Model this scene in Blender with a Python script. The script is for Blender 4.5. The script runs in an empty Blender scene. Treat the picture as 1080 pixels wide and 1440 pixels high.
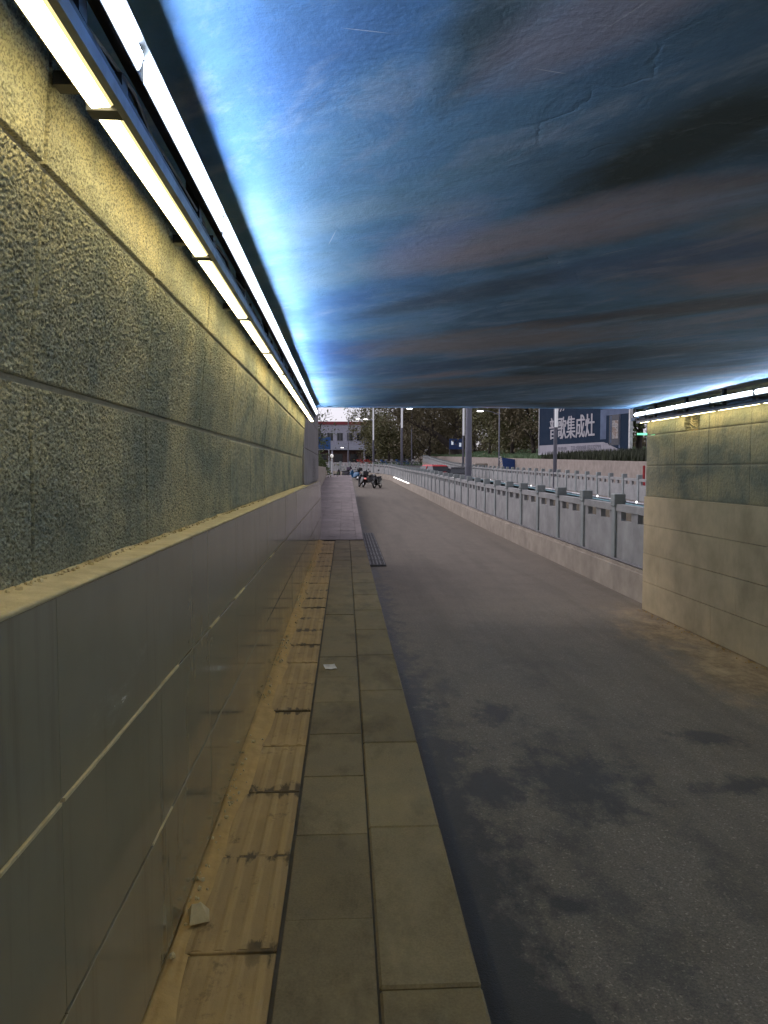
import bpy, math, random
import numpy as np
from mathutils import Vector, Matrix

# ------------------------------------------------------------------ camera, light, exposure
scene = bpy.context.scene
COL = scene.collection
E = 1.52            # eye height over the footway; footway of the underpass is z = 0, tunnel runs along +Y
FPX = 1060.0        # focal length in pixels of the 1080 x 1440 photograph
cam_d = bpy.data.cameras.new('camera')
cam = bpy.data.objects.new('camera', cam_d); COL.objects.link(cam)
cam_d.sensor_fit = 'VERTICAL'; cam_d.sensor_height = 24.0; cam_d.lens = 24.0*FPX/1440.0
cam_d.clip_start = 0.05; cam_d.clip_end = 5000
cam.location = (0, 0, E)
cam.rotation_euler = (math.radians(90-3.19), 0, math.radians(-2.97))
scene.camera = cam

SUN_EL, SUN_AZ = math.radians(38), math.radians(-60)     # dusk, overcast
world = bpy.data.worlds.new('World'); scene.world = world; world.use_nodes = True
wn = world.node_tree; wn.nodes.clear()
wo = wn.nodes.new('ShaderNodeOutputWorld'); wb = wn.nodes.new('ShaderNodeBackground')
sky = wn.nodes.new('ShaderNodeTexSky'); sky.sky_type = 'NISHITA'; sky.sun_disc = False
sky.sun_elevation = SUN_EL; sky.sun_rotation = SUN_AZ; sky.dust_density = 1.5; sky.air_density = 1.0
hs = wn.nodes.new('ShaderNodeHueSaturation'); hs.inputs['Saturation'].default_value = 0.18
tint = wn.nodes.new('ShaderNodeMix'); tint.data_type = 'RGBA'; tint.blend_type = 'MULTIPLY'
tint.inputs[0].default_value = 1.0; tint.inputs[7].default_value = (1.0, 0.95, 1.06, 1)
wn.links.new(sky.outputs[0], hs.inputs['Color']); wn.links.new(hs.outputs[0], tint.inputs[6])
wn.links.new(tint.outputs[2], wb.inputs[0]); wb.inputs[1].default_value = 0.115
wn.links.new(wb.outputs[0], wo.inputs[0])
sun_d = bpy.data.lights.new('sun', 'SUN'); sun_d.energy = 0.5; sun_d.angle = math.radians(25); sun_d.color = (1.0, 0.95, 0.92)
sun = bpy.data.objects.new('sun', sun_d); COL.objects.link(sun)
sd = Vector((math.sin(-SUN_AZ)*math.cos(SUN_EL)*-1, math.cos(SUN_AZ)*math.cos(SUN_EL), math.sin(SUN_EL)+0.6)).normalized()
sun.rotation_euler = sd.to_track_quat('Z', 'Y').to_euler(); sun.location = (0, 30, 40)

YELLOW_W, WHITE_W = 12.0, 56.0        # radiance of the strip lamps
scene.view_settings.view_transform = 'Standard'; scene.view_settings.look = 'None'
scene.view_settings.exposure = 0.55; scene.view_settings.gamma = 1.0
scene.view_settings.use_curve_mapping = False
scene.cycles.use_denoising = True; scene.cycles.use_adaptive_sampling = True; scene.cycles.adaptive_threshold = 0.022
scene.cycles.max_bounces = 5; scene.cycles.sample_clamp_indirect = 4.0

# ------------------------------------------------------------------ node helpers
class NT:
    def __init__(s, name):
        s.m = bpy.data.materials.new(name); s.m.use_nodes = True
        s.t = s.m.node_tree; s.b = s.t.nodes['Principled BSDF']
        s.out = s.t.nodes['Material Output']; s._pos = None
    def n(s, kind): return s.t.nodes.new(kind)
    def l(s, a, b): s.t.links.new(a, b)
    def pos(s):
        if s._pos is None: s._pos = s.n('ShaderNodeNewGeometry').outputs['Position']
        return s._pos
    def objco(s): return s.n('ShaderNodeTexCoord').outputs['Object']
    def mapped(s, scale=(1,1,1), rot=(0,0,0), loc=(0,0,0), vec=None, tex=False):
        m = s.n('ShaderNodeMapping'); m.vector_type = 'TEXTURE' if tex else 'POINT'; m.inputs['Scale'].default_value = scale
        m.inputs['Rotation'].default_value = rot; m.inputs['Location'].default_value = loc
        s.l(vec if vec is not None else s.pos(), m.inputs['Vector']); return m.outputs[0]
    def noise(s, scale, detail=4, rough=0.55, vec=None, dist=0.0):
        k = s.n('ShaderNodeTexNoise'); k.inputs['Scale'].default_value = scale
        k.inputs['Detail'].default_value = detail; k.inputs['Roughness'].default_value = rough
        k.inputs['Distortion'].default_value = dist
        s.l(vec if vec is not None else s.pos(), k.inputs['Vector']); return k.outputs['Fac']
    def ramp(s, fac, stops):
        r = s.n('ShaderNodeValToRGB'); el = r.color_ramp.elements
        while len(el) < len(stops): el.new(0.5)
        for e, (p, c) in zip(el, stops):
            e.position = p
            c = (c, c, c) if isinstance(c, (int, float)) else c
            e.color = (c[0], c[1], c[2], 1)
        s.l(fac, r.inputs[0]); return r.outputs[0]
    def mix(s, fac, a, b, mode='MIX'):
        k = s.n('ShaderNodeMix'); k.data_type = 'RGBA'; k.blend_type = mode
        for i, v in ((0, fac), (6, a), (7, b)):
            if isinstance(v, (int, float)): k.inputs[i].default_value = v if i == 0 else (v, v, v, 1)
            elif isinstance(v, tuple): k.inputs[i].default_value = (v[0], v[1], v[2], 1)
            else: s.l(v, k.inputs[i])
        return k.outputs[2]
    def math(s, op, a, b=0.0, c=0.0, clamp=False):
        k = s.n('ShaderNodeMath'); k.operation = op; k.use_clamp = clamp
        for i, v in enumerate((a, b, c)):
            if isinstance(v, (int, float)): k.inputs[i].default_value = v
            else: s.l(v, k.inputs[i])
        return k.outputs[0]
    def sep(s, vec=None):
        k = s.n('ShaderNodeSeparateXYZ'); s.l(vec if vec is not None else s.pos(), k.inputs[0]); return k.outputs
    def bump(s, h, strength=0.4, dist=0.01, prev=None):
        k = s.n('ShaderNodeBump'); k.inputs['Strength'].default_value = strength; k.inputs['Distance'].default_value = dist
        s.l(h, k.inputs['Height'])
        if prev is not None: s.l(prev, k.inputs['Normal'])
        s.l(k.outputs[0], s.b.inputs['Normal']); return k.outputs[0]
    def set(s, **kw):
        names = dict(color='Base Color', rough='Roughness', metal='Metallic', spec='Specular IOR Level', ior='IOR', alpha='Alpha')
        for k, v in kw.items():
            i = s.b.inputs[names[k]]
            if isinstance(v, (int, float)): i.default_value = v
            elif isinstance(v, tuple): i.default_value = (v[0], v[1], v[2], 1)
            else: s.l(v, i)
        return s

def plain(name, c, rough=0.7, metal=0.0, var=0.25, scale=6.0, spec=0.5):
    """base colour with dirt mottling in the object's own space"""
    t = NT(name)
    n = t.noise(scale, 5, 0.6, t.objco())
    lo = tuple(x*(1-var) for x in c); hi = tuple(min(1, x*(1+var)) for x in c)
    t.set(color=t.ramp(n, [(0.3, lo), (0.7, hi)]), metal=metal, spec=spec,
          rough=t.ramp(t.noise(scale*3, 3, 0.6, t.objco()), [(0.3, max(0.02, rough-0.1)), (0.7, min(1, rough+0.1))]))
    return t.m

def emit(name, c, strength):
    t = NT(name); t.set(color=(0.8, 0.8, 0.8))
    t.b.inputs['Emission Color'].default_value = (*c, 1); t.b.inputs['Emission Strength'].default_value = strength
    return t.m

# ------------------------------------------------------------------ mesh helpers
class MB:
    def __init__(s): s.v = []; s.f = []
    def quad(s, a, b, c, d):
        k = len(s.v); s.v += [tuple(a), tuple(b), tuple(c), tuple(d)]; s.f.append((k, k+1, k+2, k+3)); return s
    def box(s, x0, x1, y0, y1, z0, z1, bev=0.0):
        k = len(s.v)
        if bev <= 0:
            s.v += [(x, y, z) for z in (z0, z1) for y in (y0, y1) for x in (x0, x1)]
            s.f += [tuple(k+i for i in q) for q in ((0,2,3,1),(4,5,7,6),(0,1,5,4),(2,6,7,3),(0,4,6,2),(1,3,7,5))]
            return s
        # bevelled box: 24 vertices
        b = bev; idx = {}
        for sx in (0, 1):
            for sy in (0, 1):
                for sz in (0, 1):
                    X, Y, Z = (x0, x1)[sx], (y0, y1)[sy], (z0, z1)[sz]
                    dx, dy, dz = (b, -b)[sx], (b, -b)[sy], (b, -b)[sz]
                    for ax, p in (('x', (X, Y+dy, Z+dz)), ('y', (X+dx, Y, Z+dz)), ('z', (X+dx, Y+dy, Z))):
                        idx[ax, sx, sy, sz] = len(s.v); s.v.append(p)
        I = idx
        for q in (0, 1):
            o = [(0,0),(0,1),(1,1),(1,0)]
            s.f.append(tuple(I['x', q, a, c] for a, c in (o if q else o[::-1])))
            s.f.append(tuple(I['y', a, q, c] for a, c in (o[::-1] if q else o)))
            s.f.append(tuple(I['z', a, c, q] for a, c in (o[::-1] if q else o)))
        for a in (0, 1):
            for c in (0, 1):
                s.f.append((I['x',a,c,0], I['x',a,c,1], I['y',a,c,1], I['y',a,c,0]))
                s.f.append((I['x',a,0,c], I['x',a,1,c], I['z',a,1,c], I['z',a,0,c]))
                s.f.append((I['y',0,a,c], I['y',1,a,c], I['z',1,a,c], I['z',0,a,c]))
                for e in (0, 1): s.f.append((I['x',a,c,e], I['y',a,c,e], I['z',a,c,e]))
        return s
    def tube(s, pts, rad, n=8, caps=True):
        pts = [Vector(p) for p in pts]
        if isinstance(rad, (int, float)): rad = [rad]*len(pts)
        k = len(s.v); up = Vector((0, 0, 1)); ref = None
        for i, p in enumerate(pts):
            d = (pts[min(i+1, len(pts)-1)] - pts[max(i-1, 0)]).normalized()
            if ref is None: ref = d.cross(up if abs(d.z) < 0.9 else Vector((1, 0, 0))).normalized()
            ref = (ref - d*ref.dot(d)).normalized(); w = d.cross(ref)
            for j in range(n):
                a = 2*math.pi*j/n
                s.v.append(tuple(p + (ref*math.cos(a) + w*math.sin(a))*rad[i]))
        for i in range(len(pts)-1):
            for j in range(n):
                s.f.append((k+i*n+j, k+i*n+(j+1) % n, k+(i+1)*n+(j+1) % n, k+(i+1)*n+j))
        if caps:
            s.f.append(tuple(k+j for j in range(n))[::-1]); s.f.append(tuple(k+(len(pts)-1)*n+j for j in range(n)))
        return s
    def lathe(s, prof, c=(0, 0, 0), axis='z', n=12):
        k = len(s.v)
        for r, h in prof:
            for j in range(n):
                a = 2*math.pi*j/n; x, y = r*math.cos(a), r*math.sin(a)
                p = {'z': (x, y, h), 'x': (h, x, y), 'y': (x, h, y)}[axis]
                s.v.append((p[0]+c[0], p[1]+c[1], p[2]+c[2]))
        for i in range(len(prof)-1):
            for j in range(n):
                s.f.append((k+i*n+j, k+i*n+(j+1) % n, k+(i+1)*n+(j+1) % n, k+(i+1)*n+j))
        return s
    def loft(s, rings, cap=True):
        k = len(s.v); n = len(rings[0])
        for r in rings: s.v += [tuple(p) for p in r]
        for i in range(len(rings)-1):
            for j in range(n):
                s.f.append((k+i*n+j, k+i*n+(j+1) % n, k+(i+1)*n+(j+1) % n, k+(i+1)*n+j))
        if cap:
            s.f.append(tuple(range(k, k+n))[::-1]); s.f.append(tuple(range(k+(len(rings)-1)*n, k+len(rings)*n)))
        return s
    def mesh(s, name, m, smooth=False):
        me = bpy.data.meshes.new(name); me.from_pydata(s.v, [], s.f); me.update()
        if m is not None: me.materials.append(m)
        if smooth: me.polygons.foreach_set('use_smooth', [True]*len(me.polygons))
        return me
    def build(s, name, m, parent=None, loc=(0, 0, 0), rz=0.0, smooth=False):
        return link(name, s.mesh(name, m, smooth), parent, loc, rz)

def link(name, me, parent=None, loc=(0, 0, 0), rz=0.0):
    o = bpy.data.objects.new(name, me); COL.objects.link(o)
    o.location = loc; o.rotation_euler = (0, 0, rz)
    if parent is not None: o.parent = parent
    return o
def thing(name, label, cat, loc=(0, 0, 0), rz=0.0, group=None):
    o = link(name, None, None, loc, rz); return tag(o, label, cat, group)
def tag(o, label=None, cat=None, group=None, kind=None):
    if label: o['label'] = label
    if cat: o['category'] = cat
    if group: o['group'] = group
    if kind: o['kind'] = kind
    return o
def copy_tree(o, parent=None):
    c = o.copy(); COL.objects.link(c); c.parent = parent
    for ch in list(o.children): copy_tree(ch, c)
    return c
def grid_mesh(name, P, m, smooth=True):
    """P: (rows, cols, 3) array of points"""
    R, C = P.shape[:2]
    i = np.arange(R*C).reshape(R, C)
    F = np.stack([i[:-1, :-1], i[:-1, 1:], i[1:, 1:], i[1:, :-1]], -1).reshape(-1, 4)
    me = bpy.data.meshes.new(name)
    me.vertices.add(R*C); me.vertices.foreach_set('co', P.reshape(-1).astype(np.float32))
    me.loops.add(F.size); me.loops.foreach_set('vertex_index', F.reshape(-1).astype(np.int32))
    me.polygons.add(len(F)); me.polygons.foreach_set('loop_start', np.arange(0, F.size, 4, dtype=np.int32))
    me.polygons.foreach_set('loop_total', np.full(len(F), 4, dtype=np.int32))
    me.update(calc_edges=True); me.validate()
    if m is not None: me.materials.append(m)
    if smooth: me.polygons.foreach_set('use_smooth', [True]*len(me.polygons))
    return me
rng = np.random.default_rng(7); random.seed(7)
def smooth_noise(h, w, sig, r=rng):
    a = r.standard_normal((h, w))
    fy = np.fft.fftfreq(h)[:, None]; fx = np.fft.fftfreq(w)[None, :]
    g = np.exp(-2*(math.pi*sig)**2*(fx**2+fy**2))
    b = np.fft.ifft2(np.fft.fft2(a)*g).real
    return b/b.std()

# ------------------------------------------------------------------ profiles read off the photograph
_PY = [-40, 9, 21, 29, 36.5, 48.6, 62.8, 75, 85, 95, 110, 130, 400]
_PH = [1.74, 1.74, 1.62, 1.48, 1.33, 1.15, 0.89, 0.5, 0.05, -0.45, -0.95, -1.3, -1.3]
_PY = [_PY[0]] + [v*1.25 for v in _PY[1:]]; _PH = [v*1.25 for v in _PH]
def road_z(y): return E - float(np.interp(y, _PY, _PH))
_MY = [-40, 9, 20, 30, 40, 47, 53, 62.8, 75, 85, 95, 110, 130, 400]
_MH = [5.0, 4.7, 4.0, 3.1, 1.95, 1.35, 1.1, 0.89, 0.5, 0.05, -0.45, -0.95, -1.3, -1.3]
_MY = [_MY[0]] + [v*1.25 for v in _MY[1:]]; _MH = [v*1.25 for v in _MH]
def main_z(y): return E - float(np.interp(y, _MY, _MH))
def walk_z(y): return float(np.interp(y, [-40, 16.3, 47.5, 60], [0, 0, E-0.31, E-0.31]))
WALL_X, UP_X, KERB_X, RIGHT_X = -0.556, -0.645, 0.40, 4.63
CEIL = E + 0.96; PORTAL = 11.5; WING = 11.7; WEND = 17.7
BACK = -16.0

# ------------------------------------------------------------------ materials
def m_panel():
    t = NT('glazed_olive_panel'); p = t.pos()
    streak = t.noise(1.0, 4, 0.6, t.mapped((1, 6, 1.2)))
    big = t.noise(1.6, 5, 0.6)
    c = t.ramp(big, [(0.25, (0.195, 0.175, 0.115)), (0.75, (0.255, 0.225, 0.15))])
    c = t.mix(t.ramp(streak, [(0.55, 0), (0.8, 0.35)]), c, (0.26, 0.215, 0.14))
    z = t.sep(p)[2]                                   # splashed mud on the lowest course
    mud = t.math('MULTIPLY', t.math('SUBTRACT', 0.5, z, clamp=True), t.noise(7, 5, 0.7, t.mapped((1, 1, 0.3))))
    c = t.mix(t.math('MULTIPLY', mud, 1.2, clamp=True), c, (0.23, 0.17, 0.09))
    r = t.ramp(t.noise(5, 5, 0.65, t.mapped((1, 2, 0.4))), [(0.3, 0.05), (0.75, 0.20)])
    scuff = t.ramp(t.noise(1.6, 9, 0.8, t.mapped((1, 0.5, 1.6), (math.radians(40), 0, 0))), [(0.60, 0), (0.70, 0.35)])
    c = t.mix(scuff, c, (0.33, 0.29, 0.21))
    drip = t.ramp(t.noise(1.0, 6, 0.7, t.mapped((1, 14, 0.7))), [(0.55, 0), (0.75, 0.4)])
    c = t.mix(drip, c, (0.10, 0.085, 0.055)); r = t.math('ADD', r, t.math('MULTIPLY', scuff, 0.5))
    t.set(color=c, rough=r, spec=0.6)
    t.bump(t.noise(3, 2, 0.4), 0.10, 0.003)
    return t.m
def m_rough(name, side):
    """split-faced wall painted with an olive and dark green landscape, now faded"""
    t = NT(name)
    v = t.mapped((1, 0.9, 1.5), (math.radians(35 if side else 0), 0, 0))
    a = t.noise(1.5, 6, 0.6, v, 0.4); b = t.noise(3.4, 5, 0.6, t.mapped((1, 3.0, 0.5), loc=(3, 1, 2)))
    c = t.ramp(a, [(0.30, (0.15, 0.17, 0.14)), (0.44, (0.27, 0.265, 0.18)), (0.54, (0.39, 0.355, 0.22)), (0.70, (0.50, 0.42, 0.235))])
    c = t.mix(t.ramp(b, [(0.5, 0), (0.72, 0.6)]), c, (0.17, 0.19, 0.155))
    fine = t.noise(170, 2, 0.6)
    c = t.mix(t.ramp(fine, [(0.38, 0.75), (0.56, 0.0)]), c, (0.08, 0.08, 0.065))
    t.set(color=c, rough=0.85, spec=0.25)
    t.bump(t.noise(260, 3, 0.7), 0.5, 0.004)
    return t.m
def m_mortar(name, c):
    t = NT(name); n = t.noise(14, 6, 0.65)
    t.set(color=t.ramp(n, [(0.3, tuple(x*0.7 for x in c)), (0.7, c)]), rough=0.9, spec=0.2)
    t.bump(t.noise(90, 4, 0.7), 0.5, 0.004); return t.m
def m_ceiling():
    """painted night-sky mural: blue bands with drifting grey-brown clouds"""
    t = NT('sky_mural_plaster'); x = t.sep()[0]
    ang = math.radians(-50)
    n1 = t.noise(1.0, 3, 0.45, t.mapped((1.6, 0.9, 1), (0, 0, ang), tex=True), 0.35)
    n2 = t.noise(0.75, 4, 0.5, t.mapped((2.4, 1.0, 1), (0, 0, ang), (4.3, 2.2, 0), tex=True), 0.5)
    n2 = t.math('ADD', t.math('MULTIPLY', t.math('SUBTRACT', n2, 0.5), 1.5), 0.5)
    n3 = t.noise(3.2, 9, 0.68, t.mapped((2.6, 1.0, 1), (0, 0, ang), (1, 7, 0), tex=True), 0.5)
    base = t.ramp(n1, [(0.30, (0.09, 0.20, 0.52)), (0.45, (0.12, 0.28, 0.60)), (0.58, (0.19, 0.38, 0.63)), (0.72, (0.31, 0.47, 0.63))])
    # the painter's pale blue stops along an irregular edge, stormy clouds fill the rest
    edge = t.math('ADD', x, t.math('MULTIPLY', t.math('SUBTRACT', n2, 0.5), 0.7))
    storm = t.ramp(t.math('ADD', t.math('MULTIPLY', edge, 0.5), 0.25), [(0.33, 0), (0.60, 1)])
    mixn = t.math('ADD', t.math('MULTIPLY', n2, 0.7), t.math('MULTIPLY', n3, 0.3))
    stormc = t.ramp(mixn, [(0.30, (0.09, 0.14, 0.19)), (0.42, (0.15, 0.28, 0.47)), (0.50, (0.22, 0.40, 0.66)), (0.57, (0.32, 0.42, 0.62)), (0.65, (0.52, 0.48, 0.60)), (0.75, (0.38, 0.35, 0.40))])
    c = t.mix(storm, base, stormc)
    X, Y, _ = t.sep()
    for cx, cy, rl, rw, deg, col, k in (
            (0.34, 1.60, 0.42, 0.10, -78, (0.08, 0.11, 0.13), 0.8), (0.55, 1.62, 0.36, 0.14, -60, (0.44, 0.40, 0.52), 0.7),
            (0.72, 2.00, 0.40, 0.13, -60, (0.15, 0.29, 0.50), 0.8), (1.02, 2.20, 0.62, 0.13, -66, (0.055, 0.072, 0.07), 0.85),
            (0.88, 3.05, 0.95, 0.24, -45, (0.52, 0.44, 0.52), 0.8), (0.36, 3.25, 0.5, 0.16, -75, (0.42, 0.46, 0.74), 0.55),
            (1.50, 3.40, 0.75, 0.26, -42, (0.16, 0.26, 0.50), 0.8), (0.60, 4.25, 0.70, 0.16, -50, (0.10, 0.14, 0.21), 0.7),
            (2.10, 4.30, 1.1, 0.20, -42, (0.20, 0.155, 0.14), 0.7), (1.75, 2.6, 0.5, 0.16, -55, (0.42, 0.37, 0.38), 0.7),
            (1.15, 5.60, 1.1, 0.45, -32, (0.46, 0.38, 0.40), 0.75), (2.0, 6.4, 1.3, 0.42, -30, (0.11, 0.135, 0.17), 0.65),
            (0.55, 7.2, 0.9, 0.45, -30, (0.16, 0.27, 0.52), 0.7), (1.6, 8.2, 1.4, 0.4, -20, (0.40, 0.34, 0.36), 0.65), (2.9, 7.6, 1.2, 0.5, -30, (0.20, 0.24, 0.32), 0.7)):
        ca, sa = math.cos(math.radians(deg)), math.sin(math.radians(deg))
        dx, dy = t.math('SUBTRACT', X, cx), t.math('SUBTRACT', Y, cy)
        u_ = t.math('ADD', t.math('MULTIPLY', dx, ca/rl), t.math('MULTIPLY', dy, sa/rl)); v_ = t.math('ADD', t.math('MULTIPLY', dx, -sa/rw), t.math('MULTIPLY', dy, ca/rw))
        dd = t.math('ADD', t.math('MULTIPLY', u_, u_), t.math('MULTIPLY', v_, v_))
        dd = t.math('ADD', t.math('MULTIPLY', dd, 0.5), t.math('MULTIPLY', t.math('SUBTRACT', n3, 0.5), 1.5))
        c = t.mix(t.ramp(dd, [(0.10, k), (0.80, 0.0)]), c, col)
    c = t.mix(t.ramp(n3, [(0.54, 0), (0.72, 0.42)]), c, (0.58, 0.63, 0.76))
    mot = t.noise(11, 8, 0.72, t.mapped((1.5, 1.0, 1), (0, 0, ang), tex=True))
    c = t.mix(t.ramp(mot, [(0.32, 0.18), (0.5, 0.0)]), c, (0.06, 0.09, 0.13)); c = t.mix(t.ramp(mot, [(0.52, 0.0), (0.70, 0.15)]), c, (0.60, 0.66, 0.78))
    for cx, cy, rl, deg in ((0.60, 1.62, 0.07, -64), (0.50, 1.86, 0.05, 12), (0.05, 1.72, 0.06, 8), (-0.05, 3.2, 0.12, -80), (0.30, 4.4, 0.10, 15), (1.2, 3.3, 0.12, -50)):   # scratches in the paint
        ca, sa = math.cos(math.radians(deg)), math.sin(math.radians(deg)); dx, dy = t.math('SUBTRACT', X, cx), t.math('SUBTRACT', Y, cy)
        u_ = t.math('ADD', t.math('MULTIPLY', dx, ca/rl), t.math('MULTIPLY', dy, sa/rl)); v_ = t.math('ADD', t.math('MULTIPLY', dx, -sa/0.0025), t.math('MULTIPLY', dy, ca/0.0025))
        c = t.mix(t.ramp(t.math('ADD', t.math('MULTIPLY', u_, u_), t.math('MULTIPLY', v_, v_)), [(0.3, 0.55), (1.0, 0.0)]), c, (0.72, 0.75, 0.82))
    t.set(color=c, rough=0.7, spec=0.25)
    b1 = t.bump(t.noise(55, 4, 0.65), 0.45, 0.004)
    b2 = t.bump(t.noise(5, 5, 0.6, dist=0.6), 0.35, 0.02, b1)
    w = t.n('ShaderNodeTexVoronoi'); w.feature = 'DISTANCE_TO_EDGE'; w.inputs['Scale'].default_value = 0.9
    d = t.n('ShaderNodeMix'); d.data_type = 'VECTOR'; d.inputs[0].default_value = 0.3
    nz = t.n('ShaderNodeTexNoise'); nz.inputs['Scale'].default_value = 2.5; nz.inputs['Detail'].default_value = 6
    t.l(t.pos(), nz.inputs['Vector']); t.l(t.pos(), d.inputs[4]); t.l(nz.outputs['Color'], d.inputs[5]); t.l(d.outputs[1], w.inputs['Vector'])
    crack = t.math('MAXIMUM', t.ramp(w.outputs['Distance'], [(0.0, 0), (0.006, 1)]), t.ramp(t.noise(1.2, 3, 0.5), [(0.46, 1), (0.56, 0)]))
    t.bump(crack, 0.35, 0.004, b2)
    return t.m
def blob(t, cx, cy, rx, ry, wob):
    """1 inside an irregular patch on the ground, 0 outside"""
    X, Y, _ = t.sep()
    a = t.math('DIVIDE', t.math('SUBTRACT', X, cx), rx); b = t.math('DIVIDE', t.math('SUBTRACT', Y, cy), ry)
    d = t.math('SQRT', t.math('ADD', t.math('MULTIPLY', a, a), t.math('MULTIPLY', b, b)))
    d = t.math('ADD', t.math('MULTIPLY', d, 0.6), t.math('MULTIPLY', t.math('SUBTRACT', wob, 0.5), 2.6))
    return t.ramp(d, [(0.25, 1), (0.75, 0)])
def m_asphalt(name, wet=True, base=(0.178, 0.150, 0.118)):
    t = NT(name); X, Y, Z = t.sep()
    fine = t.noise(85, 4, 0.75); mid = t.noise(2.2, 6, 0.62); wob = t.noise(4.5, 9, 0.75, t.mapped((1, 0.6, 1)))
    c = t.ramp(fine, [(0.3, tuple(x*0.55 for x in base)), (0.5, base), (0.68, tuple(x*1.5 for x in base))])
    c = t.mix(t.ramp(mid, [(0.35, 0), (0.7, 0.4)]), c, tuple(x*0.6 for x in base))
    c = t.mix(t.ramp(t.noise(62, 2, 0.5), [(0.63, 0), (0.69, 0.6)]), c, tuple(min(1, x*2.4) for x in base))
    c = t.mix(t.ramp(t.noise(1.0, 5, 0.65, t.mapped((2.6, 0.16, 1))), [(0.48, 0), (0.66, 0.35)]), c, tuple(x*0.5 for x in base))
    rough = 0.78
    if wet:
        e = t.math('ADD', X, t.math('MULTIPLY', t.math('SUBTRACT', wob, 0.5), 1.7))
        taper = t.ramp(t.math('DIVIDE', Y, 20.0), [(0.1, 0), (0.5, 0.33)])
        e = t.math('ADD', e, taper)
        s = t.ramp(t.math('MULTIPLY', e, 0.6), [(0.52, 1), (0.68, 0)])
        for q in ((1.62, 5.1, 0.46, 0.62), (2.75, 4.95, 0.42, 0.16), (1.14, 3.6, 0.13, 0.10), (2.9, 5.9, 0.26, 0.2), (1.35, 6.6, 0.2, 0.3), (2.7, 3.8, 0.10, 0.10), (1.0, 5.0, 0.3, 0.35)):
            s = t.math('MAXIMUM', s, blob(t, *q, wob))
        damp = t.math('MULTIPLY', t.ramp(t.noise(1.5, 9, 0.72, t.mapped((1, 0.55, 1), loc=(3.1, 0.4, 0))), [(0.50, 0), (0.62, 0.6)]), t.ramp(t.math('MULTIPLY', X, 0.3), [(0.55, 1), (0.95, 0.25)]))
        damp = t.math('MULTIPLY', damp, t.ramp(t.math('DIVIDE', Y, 20), [(0.36, 1), (0.5, 0)]))
        s = t.math('MULTIPLY', t.math('MAXIMUM', s, damp), 0.90)
        c = t.mix(s, c, (0.022, 0.023, 0.022))
        # dry silt swept against the right-hand wall
        d = t.math('ADD', X, t.math('MULTIPLY', t.math('SUBTRACT', t.noise(1.3, 9, 0.72, t.mapped((1, 0.45, 1))), 0.5), 3.0))
        dust = t.math('MULTIPLY', t.ramp(t.math('SUBTRACT', d, 3.4), [(0.25, 0), (0.85, 0.85)]), t.ramp(t.math('DIVIDE', Y, 20), [(0.50, 1), (0.62, 0)]))
        c = t.mix(dust, c, t.ramp(t.noise(3.5, 9, 0.78, t.mapped((1, 0.6, 1))), [(0.38, (0.17, 0.115, 0.06)), (0.65, (0.46, 0.34, 0.19))]))
        rough = t.math('SUBTRACT', 0.82, t.math('MULTIPLY', s, 0.28))
    t.set(color=c, rough=rough, spec=0.4)
    b1 = t.bump(t.noise(120, 3, 0.75), 0.7, 0.006)
    t.bump(t.noise(1.5, 4, 0.6), 0.4, 0.03, b1)
    return t.m
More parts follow.
